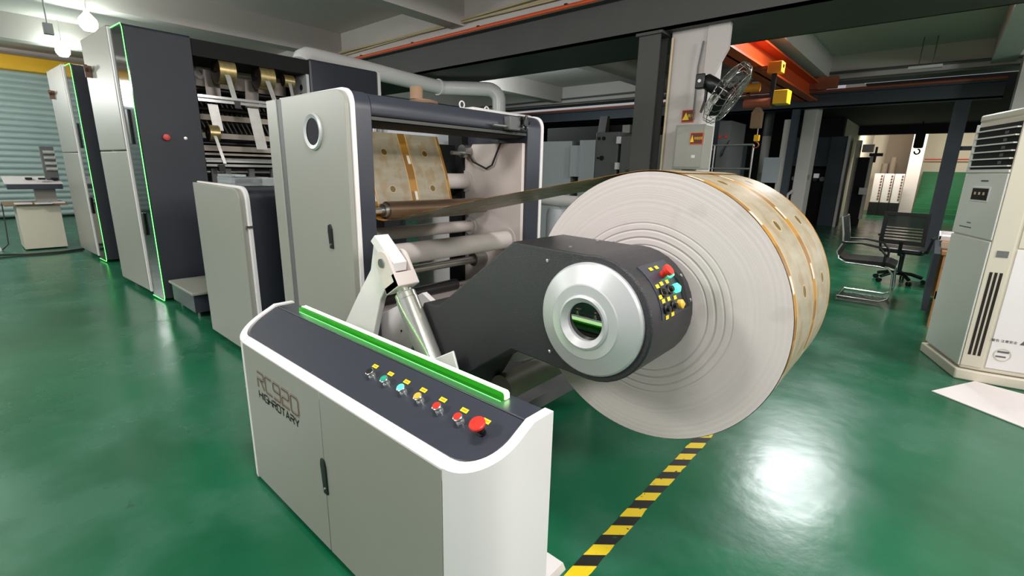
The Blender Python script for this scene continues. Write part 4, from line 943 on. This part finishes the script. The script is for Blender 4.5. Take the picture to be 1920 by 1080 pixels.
fc_ = Bm().tube([(-11.5, 0.40, 0.74), (-11.3, 0.38, 0.4), (-11.2, 0.36, 0.1), (-11.25, 0.28, 0.012)], 0.008, 6)
tag(fc_.build('extension_lead', 'wire'), 'dark power cord hanging from the left end of the desk', 'cord')
ps = thing('power_strip', 'small white power strip on the floor at far left', 'power strip', (-11.25, 0.25, 0)); box('strip_body', 'white', -11.35, -11.15, 0.21, 0.27, 0, 0.04, ps, 0.005); box('plug', 'white', -11.28, -11.24, 0.22, 0.26, 0.04, 0.08, ps)

# ------------------------------------------------------------------ machines in the background left of the column
def bgbox(name, m_, x0, x1, y0, y1, z1, lab, cat='machine', z0=0.0, bev=0.01):
    t = thing(name, lab, cat, ((x0 + x1) / 2, (y0 + y1) / 2, z0)); box('body', m_, x0, x1, y0, y1, z0, z1, t, bev); return t
t = bgbox('tall_cabinet', 'paleblue', -6.62, -5.50, 8.0, 8.6, 2.02, 'pale blue grey cabinet with darker side, right of the portal edge', 'cabinet')
box('side_panel', 'greymachine', -5.50, -5.46, 8.0, 9.3, 0.02, 2.02, t)
t = bgbox('tall_cabinet', 'paleblue', -5.33, -4.98, 8.0, 8.4, 2.03, 'narrow pale blue grey cabinet between the wide one and the grey machine', 'cabinet')
box('offset_panel', 'paleblue', -5.46, -5.30, 7.9, 8.0, 1.35, 1.93, t)
t = bgbox('side_frame_machine', 'greymachine', -4.97, -4.50, 8.0, 9.5, 2.16, 'dark grey machine side frame with round holes beside the steel post', 'machine')
for x, z, rr in ((-4.90, 2.05, .03), (-4.80, 2.05, .035), (-4.90, 1.70, .02), (-4.82, 1.70, .045)): Bm().cyl((x, 7.985, z), (x, 7.999, z), rr, 18).build('hole', 'matteblack', t)
box('second_frame', 'greymachine', -4.44, -3.5, 8.0, 9.35, 0, 2.08, t, 0.01)
for z in (1.5, 1.95): box('hinge_block', 'white', -4.50, -4.44, 7.93, 8.0, z, z + .12, t)
box('pale_insert', 'boxgrey', -3.98, -3.88, 7.95, 8.0, 1.35, 1.95, t); box('outlined_hatch', 'dark', -4.3, -4.05, 7.985, 8.0, 1.2, 1.5, t)
box('top_lamp', 'steel', -4.6, -4.45, 8.3, 8.5, 2.16, 2.30, t)
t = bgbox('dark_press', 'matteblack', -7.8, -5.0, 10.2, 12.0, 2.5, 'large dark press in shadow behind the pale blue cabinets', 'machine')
Bm().prism([(10.0, 2.2), (10.2, 2.2), (10.2, 2.7), (10.1, 2.7)], 'x', -6.2, -6.0).build('brace', 'girder', t)
tb = thing('round_tank', 'pale grey round tank with white cross pipe, low behind the portal edge', 'tank', (-4.2, 4.6, 0))
Bm().lathe([(0.13, 0.0), (0.13, 0.92), (0.11, 0.99), (0.05, 1.02), (0, 1.02)], (-3.55, 4.9, 0), (0, 0, 1), 32).build('tank_body', 'paleblue', tb)
tb2 = tb
Bm().cyl((-3.9, 4.9, 1.09), (-3.15, 4.9, 1.09), 0.07).build('pipe', 'white', tb2); Bm().lathe([(0.09, 0), (0.09, .02)], (-3.17, 4.9, 1.09), (1, 0, 0), 28).build('flange', 'steel', tb2)

# railing platform and dark machines right of the column
rl = thing('guard_railing', 'pale steel guard railing behind the paper roll top', 'railing', (-2.4, 9.4, 0))
for x in (-3.3, -2.62): Bm().cyl((x, 9.5, 0), (x, 9.5, 1.98), 0.018, 12).build('rail_post', 'steel', rl)
for z in (1.98, 1.56): Bm().cyl((-3.6, 9.5, z), (-2.62, 9.5, z), 0.018, 12).build('rail_bar', 'steel', rl)
t = thing('press_machine', 'dark press full of hoses behind the pale guard railing', 'machine', (-3.6, 11.2, 0))
box('body', 'bluegrey', -4.9, -3.75, 11.0, 12.2, 0, 2.6, t, 0.01)
box('frame_panel', 'greymachine', -3.74, -3.50, 10.9, 11.9, 1.2, 2.55, t)
rr_ = random.Random(11)
for k in range(9):
    x = -4.0 + rr_.uniform(-.25, .4); z = 1.4 + rr_.uniform(0, .45)
    Bm().tube([(x, 10.88, z), (x + rr_.uniform(-.1, .15), 10.82, z + .15), (x + rr_.uniform(0, .2), 10.88, z + .32)], 0.014, 6).build('hose', 'steel' if k % 2 else 'wire', t)
for x, z in ((-3.72, 2.2), (-3.6, 2.2)): box('red_label', 'red', x, x + .05, 10.885, 10.9, z, z + .06, t)
t = thing('stair_machine', 'dark blue grey stepped machine cover left of the downpipe', 'machine', (-3.9, 12.6, 0))
Bm().prism([(-4.9, 0), (-3.72, 0), (-3.72, 2.2), (-3.82, 2.2), (-3.98, 1.95), (-4.18, 1.9), (-4.3, 1.75), (-4.5, 1.55), (-4.9, 1.35)], 'y', 12.7, 13.0).build('cover', 'bluegrey', t, 0.01)
for k in range(3): Bm().cyl((-4.45 + k * .09, 12.68, 1.55), (-4.45 + k * .09, 12.68, 1.9), 0.02, 8).build('valve', 'steel', t)
Bm().cyl((-4.58, 12.4, 0), (-4.58, 12.4, 2.1), 0.03, 10).build('upright', 'steel', t)

t = thing('far_press', 'dark blue press frame with open dark bay right of the far pale column', 'machine', (-2.8, 17.4, 0))
box('header', 'bluegrey', -3.9, -2.3, 17.2, 18.2, 1.75, 2.6, t, 0.01)
box('right_cheek', 'bluegrey', -2.62, -2.2, 17.1, 18.2, 0, 2.6, t, 0.01)
box('pale_edge', 'concrete', -2.20, -2.14, 17.05, 17.2, 0, 2.62, t)
box('lower_body', 'matteblack', -3.9, -2.62, 17.6, 18.2, 0, 1.75, t)
for k in range(5): Bm().cyl((-3.5 + k * .19, 17.5, 1.38), (-3.5 + k * .19, 17.62, 1.38), 0.07, 14).build('unit', 'girderblue' if k % 2 else 'steel', t)
for k in range(3): Bm().tube([(-3.75, 17.5, 0.55 + k * .16), (-3.5, 17.45, 0.5 + k * .16), (-3.35, 17.5, 0.6 + k * .16)], 0.02, 6).build('hose', 'steel', t)
t = thing('upright_unit', 'dark upright machine end with pale posts beside the lit doorway', 'machine', (-1.95, 18.4, 0))
box('pale_post', 'wall', -2.13, -2.0, 18.3, 18.5, 0, 2.55, t); box('dark_body', 'matteblack', -2.0, -1.72, 18.2, 18.6, 0, 2.05, t, 0.01)
box('pale_post', 'wall', -1.72, -1.64, 18.3, 18.45, 0.2, 2.1, t); box('top_block', 'steel', -1.95, -1.66, 18.2, 18.4, 2.2, 2.42, t, 0.01)
Bm().cyl((-1.60, 18.3, 1.9), (-1.60, 18.3, 2.35), 0.03).build('handwheel_stem', 'black', t); box('handwheel', 'black', -1.75, -1.42, 18.25, 18.35, 2.08, 2.17, t)
box('white_cup', 'white', -1.82, -1.62, 18.1, 18.2, 0.95, 1.15, t)

# lit back room
tag(box('wall_screen', 'brownwall', -1.95, -0.95, 26.6, 26.7, 0.02, 3.45), 'tall grey brown partition in the lit back room', 'partition')
tag(Bm().prism([(-1.08, 24.9), (-0.66, 24.9), (-0.66, 25.3), (-1.08, 25.3)], 'z', 0, 4.6).build('white_pillar', 'concrete'), 'white pillar in the lit back room left of the green stairs', 'pillar')
for i, x in enumerate((-2.0, -1.68, -1.36)):
    t = thing('paper_bundle', ('leftmost', 'middle', 'rightmost')[i] + ' of three tall white paper bundles with red marks in the back room', 'paper bundle', (x + .15, 24.2, 0), 0, 'white paper bundles in the lit back room')
    box('bundle_body', 'paper', x, x + .29, 24.0, 24.4, 0.50, 1.62, t, 0.02)
    box('pallet', 'matteblack', x - .01, x + .30, 24.0, 24.4, 0.0, 0.5, t)
    mk = Bm()
    for k in range(9): mk.box(x + .22, x + .275, 23.985, 24.0, 0.62 + k * .11, 0.68 + k * .11)
    mk.build('printed_marks', 'brownknob', t)
for i, (x, h_) in enumerate(((-1.88, 2.05), (-1.62, 2.3))):
    tag(Bm().cyl((x, 25.9, 0), (x, 25.9, h_), 0.11, 20).build('leaning_tube', 'brownwall'), ('shorter' if i == 0 else 'taller') + ' brown tube standing behind the paper bundles', 'tube', 'tubes in the back room')
sr = thing('staircase', 'green painted steps in the lit back room', 'stairs', (0.2, 25.4, 0))
for k in range(10): box('step', 'stairgreen', -0.62, 1.0, 24.2 + k * 0.28, 27.1, k * 0.175, (k + 1) * 0.175, sr)
Bm().tube([(-0.66, 26.9, 2.25), (1.0, 26.9, 2.25)], 0.025, 8).build('handrail', 'red', sr)
hk2 = thing('hanging_hook', 'black hook block hanging before the lit back wall', 'hook', (-0.62, 20.8, 2.4))
Bm().prism(rpoly([(-0.87, 2.42), (-0.62, 2.42), (-0.62, 2.95), (-0.87, 2.95)], 0.05, 3), 'y', 20.7, 20.9).build('hook_block', 'matteblack', hk2)
Bm().tube([(-0.745 + 0.07 * math.cos(a), 20.8, 2.31 + 0.08 * math.sin(a)) for a in [math.radians(90 - k * 28) for k in range(11)]], 0.022, 8).build('hook', 'matteblack', hk2)
Bm().cyl((-0.745, 20.8, 2.9), (-0.745, 20.8, 3.25), 0.02).build('chain', 'matteblack', hk2)

# ------------------------------------------------------------------ air conditioner
ac = thing('standing_air_conditioner', 'tall off white floor standing air conditioner at the right edge', 'air conditioner', (0.4, 5.0, 0))
FL = Vector((0.150, 5.27)); FB = Vector((0.348, 4.725)); BS = Vector((0.468, 4.735)); SR = Vector((1.10, 4.87)); dirf = (FB - FL).normalized(); nf = Vector((dirf.y, -dirf.x))
if nf.dot(Vector((-1, 0))) < 0: nf = -nf
RB = FL + (SR - BS) * 1.0 + Vector((0.1, 0.06))
def P2(v): return (v.x, v.y)
out = [P2(FL), P2(FB), P2(BS), P2(SR), (0.98, 5.45)]
Bm().prism(out, 'z', 0.085, 1.88).build('casing', 'beige', ac, 0.012)
ctr = Vector((0.60, 5.05)); Bm().prism([P2(ctr + (Vector(p) - ctr) * 1.07) for p in out], 'z', 0.0, 0.08).build('plinth', 'beige', ac, 0.01)
Bm().prism([P2(ctr + (Vector(p) - ctr) * 1.01) for p in out], 'z', 1.875, 1.93).build('top_cap', 'beige', ac, 0.015)
def frontbox(name, m_, s0, s1, z0, z1, d0, d1, bev=0.0, parent=ac, a=FL, dr_=dirf, nn=nf):
    p = [a + dr_ * s0 + nn * d1, a + dr_ * s1 + nn * d1, a + dr_ * s1 + nn * d0, a + dr_ * s0 + nn * d0]
    return Bm().prism([P2(v) for v in p], 'z', z0, z1).build(name, m_, parent, bev)
W = (FB - FL).length
fp1 = frontbox('front_panel', 'acfront', 0.0, W, 1.04, 1.50, 0, 0.012, 0.006); fp2 = frontbox('front_panel', 'acfront', 0.0, W, 0.105, 1.03, 0, 0.012, 0.006)
frontbox('outlet_recess', 'matteblack', 0.03, W - .01, 1.53, 1.84, 0.0, 0.004)
for k in range(6):
    z = 1.545 + k * 0.051
    frontbox('louvre', 'acfront', 0.03, W - .01, z, z + .009, 0.003, 0.024)
for k in range(5): frontbox('inner_vane', 'greymachine', 0.40, 0.44, 1.565 + k * .051, 1.585 + k * .051, 0.003, 0.008)
frontbox('outlet_frame', 'acfront', 0.0, 0.03, 1.51, 1.86, 0, 0.014, 0.003); frontbox('outlet_frame', 'acfront', 0.0, W, 1.505, 1.525, 0, 0.014, 0.003)
dsp = frontbox('display_frame', 'white', 0.17, 0.42, 1.295, 1.405, 0.012, 0.018, 0.003); frontbox('display_screen', 'goldside', 0.185, 0.405, 1.308, 1.392, 0.018, 0.020, parent=dsp)
for k in range(3): frontbox('display_icon', 'conduit', 0.22 + k * .06, 0.245 + k * .06, 1.345, 1.365, 0.020, 0.021, parent=dsp)
frontbox('logo_plate', 'steel', 0.26, 0.36, 1.44, 1.452, 0.012, 0.014)
for (a_x, b_x, z) in ((0.10, 0.28, 1.095), (0.2, 0.26, 1.13)): frontbox('dark_scuff', 'greymachine', a_x, b_x, z, z + .008, 0.012, 0.0126)
# bevel strip with slotted grille
dbs = (BS - FB).normalized(); nbs = Vector((dbs.y, -dbs.x)); nbs = nbs if nbs.y < 0 else -nbs
frontbox('edge_strip', 'beige', 0.0, 0.115, 0.11, 1.86, 0, 0.006, 0.003, a=FB, dr_=dbs, nn=nbs)
for k in range(3): frontbox('grille_slot', 'goldside', 0.026 + k * .026, 0.042 + k * .026, 0.20, 0.82, 0.006, 0.008, a=FB, dr_=dbs, nn=nbs)
frontbox('lock_cover', 'steel', 0.035, 0.095, 0.93, 0.975, 0.006, 0.010, a=FB, dr_=dbs, nn=nbs)
dsr = (SR - BS).normalized(); nsr = Vector((dsr.y, -dsr.x)); nsr = nsr if nsr.y < 0 else -nsr
frontbox('side_panel', 'white', 0.012, 0.60, 0.12, 0.99, 0, 0.006, 0.003, a=BS, dr_=dsr, nn=nsr); frontbox('side_panel', 'beige', 0.012, 0.60, 1.0, 1.86, 0, 0.006, 0.003, a=BS, dr_=dsr, nn=nsr)
frontbox('side_handle', 'beige', 0.03, 0.16, 1.15, 1.40, 0.006, 0.010, 0.003, a=BS, dr_=dsr, nn=nsr)
pq = BS + dsr * 0.085 + nsr * 0.0065
Bm().lathe([(0.045, 0), (0.048, 0.003), (0.043, 0.004)], (pq.x, pq.y, 0.235), (nsr.x, nsr.y, 0), 28, caps=False).build('pipe_port', 'beige', ac)
frontbox('port_clip', 'greymachine', 0.055, 0.115, 0.25, 0.262, 0.006, 0.009, a=BS, dr_=dsr, nn=nsr); frontbox('port_clip', 'greymachine', 0.05, 0.105, 0.215, 0.225, 0.006, 0.009, a=BS, dr_=dsr, nn=nsr)
frontbox('yellow_sticker', 'yellow', 0.13, 0.30, 1.03, 1.06, 0.006, 0.007, a=BS, dr_=dsr, nn=nsr)
tq = [BS + dsr * s + nsr * 0.007 for s in (0.155, 0.195, 0.175)]
tb_ = Bm(); vv = [tb_.b.verts.new((tq[0].x, tq[0].y, 0.325)), tb_.b.verts.new((tq[1].x, tq[1].y, 0.325)), tb_.b.verts.new((tq[2].x, tq[2].y, 0.36))]; tb_.b.faces.new(vv); tb_.build('warning_triangle', 'greymachine', ac)
put_text('warning_label', '警告 注意安全', 0.022, (pq.x - .01, pq.y - .002, 0.335), (dsr.x, dsr.y, 0), (0, 0, 1), 'greymachine', ac)

# ------------------------------------------------------------------ chairs and workbench
vc = thing('visitor_chair', 'black cantilever visitor chair with chrome sled frame', 'chair', (-0.48, 7.28, 0), 0)
for y in (-0.27, 0.27):
    Bm().tube([(-0.24, y, 0.02), (0.18, y, 0.02), (0.25, y, 0.06), (0.27, y, 0.13), (0.25, y, 0.36), (0.20, y, 0.42), (0.10, y, 0.435), (-0.22, y, 0.44), (-0.30, y, 0.48), (-0.33, y, 0.56), (-0.28, y, 0.68), (-0.30, y, 0.80), (-0.34, y, 0.99)], 0.0125, 10).build('side_frame', 'chrome', vc, local=True)
    Bm().tube([(-0.29, y * 1.04, 0.68), (-0.10, y * 1.04, 0.69), (0.08, y * 1.04, 0.66), (0.15, y * 1.04, 0.58), (0.15, y * 1.02, 0.44)], 0.013, 8).build('armrest', 'black', vc, local=True)
Bm().cyl((-0.24, -0.27, 0.02), (-0.24, 0.27, 0.02), 0.0125, 10).build('rear_rail', 'chrome', vc, local=True)
Bm().prism(rpoly([(-0.28, 0.45), (0.20, 0.44), (0.26, 0.42), (0.26, 0.46), (0.18, 0.49), (-0.24, 0.48), (-0.31, 0.53), (-0.33, 0.51)], 0.008, 2), 'y', -0.26, 0.26).build('seat', 'black', vc, local=True)
Bm().prism([(-0.33, 0.52), (-0.315, 0.52), (-0.27, 0.68), (-0.325, 0.98), (-0.34, 0.98), (-0.285, 0.68)], 'y', -0.25, 0.25).build('backrest', 'mesh', vc, local=True)

oc = thing('office_chair', 'black swivel office chair with slotted mesh back on five castors', 'chair', (-0.22, 8.72, 0), math.radians(-8))
for k in range(5):
    a = math.radians(18 + 72 * k); e = Vector((math.cos(a), math.sin(a), 0))
    lg = Bm().tube([Vector((0, 0, 0.13)), e * 0.14 + Vector((0, 0, 0.125)), e * 0.27 + Vector((0, 0, 0.085))], 0.024, 8).build('leg', 'black', oc, local=True)
    q = e * 0.29; tn = Vector((-e.y, e.x, 0))
    c1 = Bm(); c1.cyl(q - tn * 0.025 + Vector((0, 0, .03)), q - tn * 0.006 + Vector((0, 0, .03)), 0.03, 14); c1.cyl(q + tn * 0.006 + Vector((0, 0, .03)), q + tn * 0.025 + Vector((0, 0, .03)), 0.03, 14)
    c1.build('castor', 'black', lg, local=True)
Bm().cyl((0, 0, 0.1), (0, 0, 0.42), 0.028, 14).build('gas_column', 'black', oc, local=True)
Bm().prism(rpoly([(-0.25, -0.22), (0.25, -0.22), (0.26, 0.24), (-0.26, 0.24)], 0.06), 'z', 0.43, 0.50).build('seat', 'black', oc, 0.02, local=True)
bf = Bm()
bf.prism([(-0.24, 0.56), (0.24, 0.56), (0.24, 0.62), (-0.24, 0.62)], 'y', -0.27, -0.24); bf.prism([(-0.25, 0.96), (0.25, 0.96), (0.25, 1.0), (-0.25, 1.0)], 'y', -0.30, -0.27)
for s in (-1, 1): bf.prism([(s * 0.25, 0.56), (s * 0.21, 0.56), (s * 0.20, 0.98), (s * 0.25, 0.98)], 'y', -0.29, -0.255)
for k in range(4): bf.box(-0.22, 0.22, -0.275, -0.26, 0.645 + k * .04, 0.665 + k * .04)
bkf = bf.build('backrest_frame', 'black', oc, local=True)
Bm().box(-0.21, 0.21, -0.283, -0.278, 0.80, 0.965).build('mesh_panel', 'mesh', bkf, local=True)
Bm().tube([(0, -0.12, 0.40), (0, -0.25, 0.42), (0, -0.27, 0.60)], 0.022, 8).build('back_support', 'black', oc, local=True)
for s in (-1, 1): Bm().tube([(s * 0.26, -0.05, 0.45), (s * 0.29, -0.05, 0.62), (s * 0.29, 0.10, 0.66), (s * 0.29, -0.14, 0.66)], 0.016, 8).build('armrest', 'black', oc, local=True)

wb = thing('workbench', 'raw wood workbench with papers half hidden behind the air conditioner', 'workbench', (0.6, 7.2, 0))
box('bench_top', 'wood', 0.13, 1.1, 6.15, 8.1, 0.74, 0.78, wb, 0.004)
for x, y in ((0.15, 6.18), (1.0, 6.18), (0.15, 8.0), (1.0, 8.0)): box('leg', 'wood', x, x + .07, y, y + .09, 0, 0.74, wb, 0.003)
box('apron', 'wood', 0.15, 1.08, 6.17, 6.2, 0.62, 0.74, wb); box('lower_brace', 'wood', 0.15, 1.05, 6.18, 6.22, 0.30, 0.38, wb)
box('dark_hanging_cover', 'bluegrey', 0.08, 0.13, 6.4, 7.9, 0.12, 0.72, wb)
tag(Bm().prism(rpoly([(0.12, 6.25), (0.55, 6.25), (0.55, 6.85), (0.12, 6.85)], 0.01), 'z', 0.782, 0.80).build('printed_pad', 'card'), 'open printed pad on the near end of the workbench', 'pad')
t = thing('white_tray', 'shallow white tray on the far part of the workbench', 'tray', (0.35, 7.6, 0.782))
Bm().prism(rpoly([(0.10, 7.2), (0.6, 7.2), (0.6, 7.95), (0.10, 7.95)], 0.02), 'z', 0.782, 0.79).build('tray_base', 'paper', t)
for a, b2, c_, d_ in ((0.10, 0.115, 7.2, 7.95), (0.585, 0.6, 7.2, 7.95), (0.10, 0.6, 7.2, 7.215), (0.10, 0.6, 7.935, 7.95)): box('tray_rim', 'paper', a, b2, c_, d_, 0.79, 0.83, t)
t = thing('wire_coil', 'small coil of pale wire resting in the white tray', 'wire coil', (0.4, 7.5, 0.8)); Bm().tube([(0.42 + 0.08 * math.cos(a), 7.5 + 0.08 * math.sin(a), 0.81 + 0.004 * a) for a in [k * 0.4 for k in range(48)]], 0.006, 6).build('coil', 'conduit', t)
tag(box('dark_box', 'black', 0.32, 0.6, 6.35, 6.6, 0.802, 0.86, None, 0.01), 'small black device lying on the printed pad', 'device')
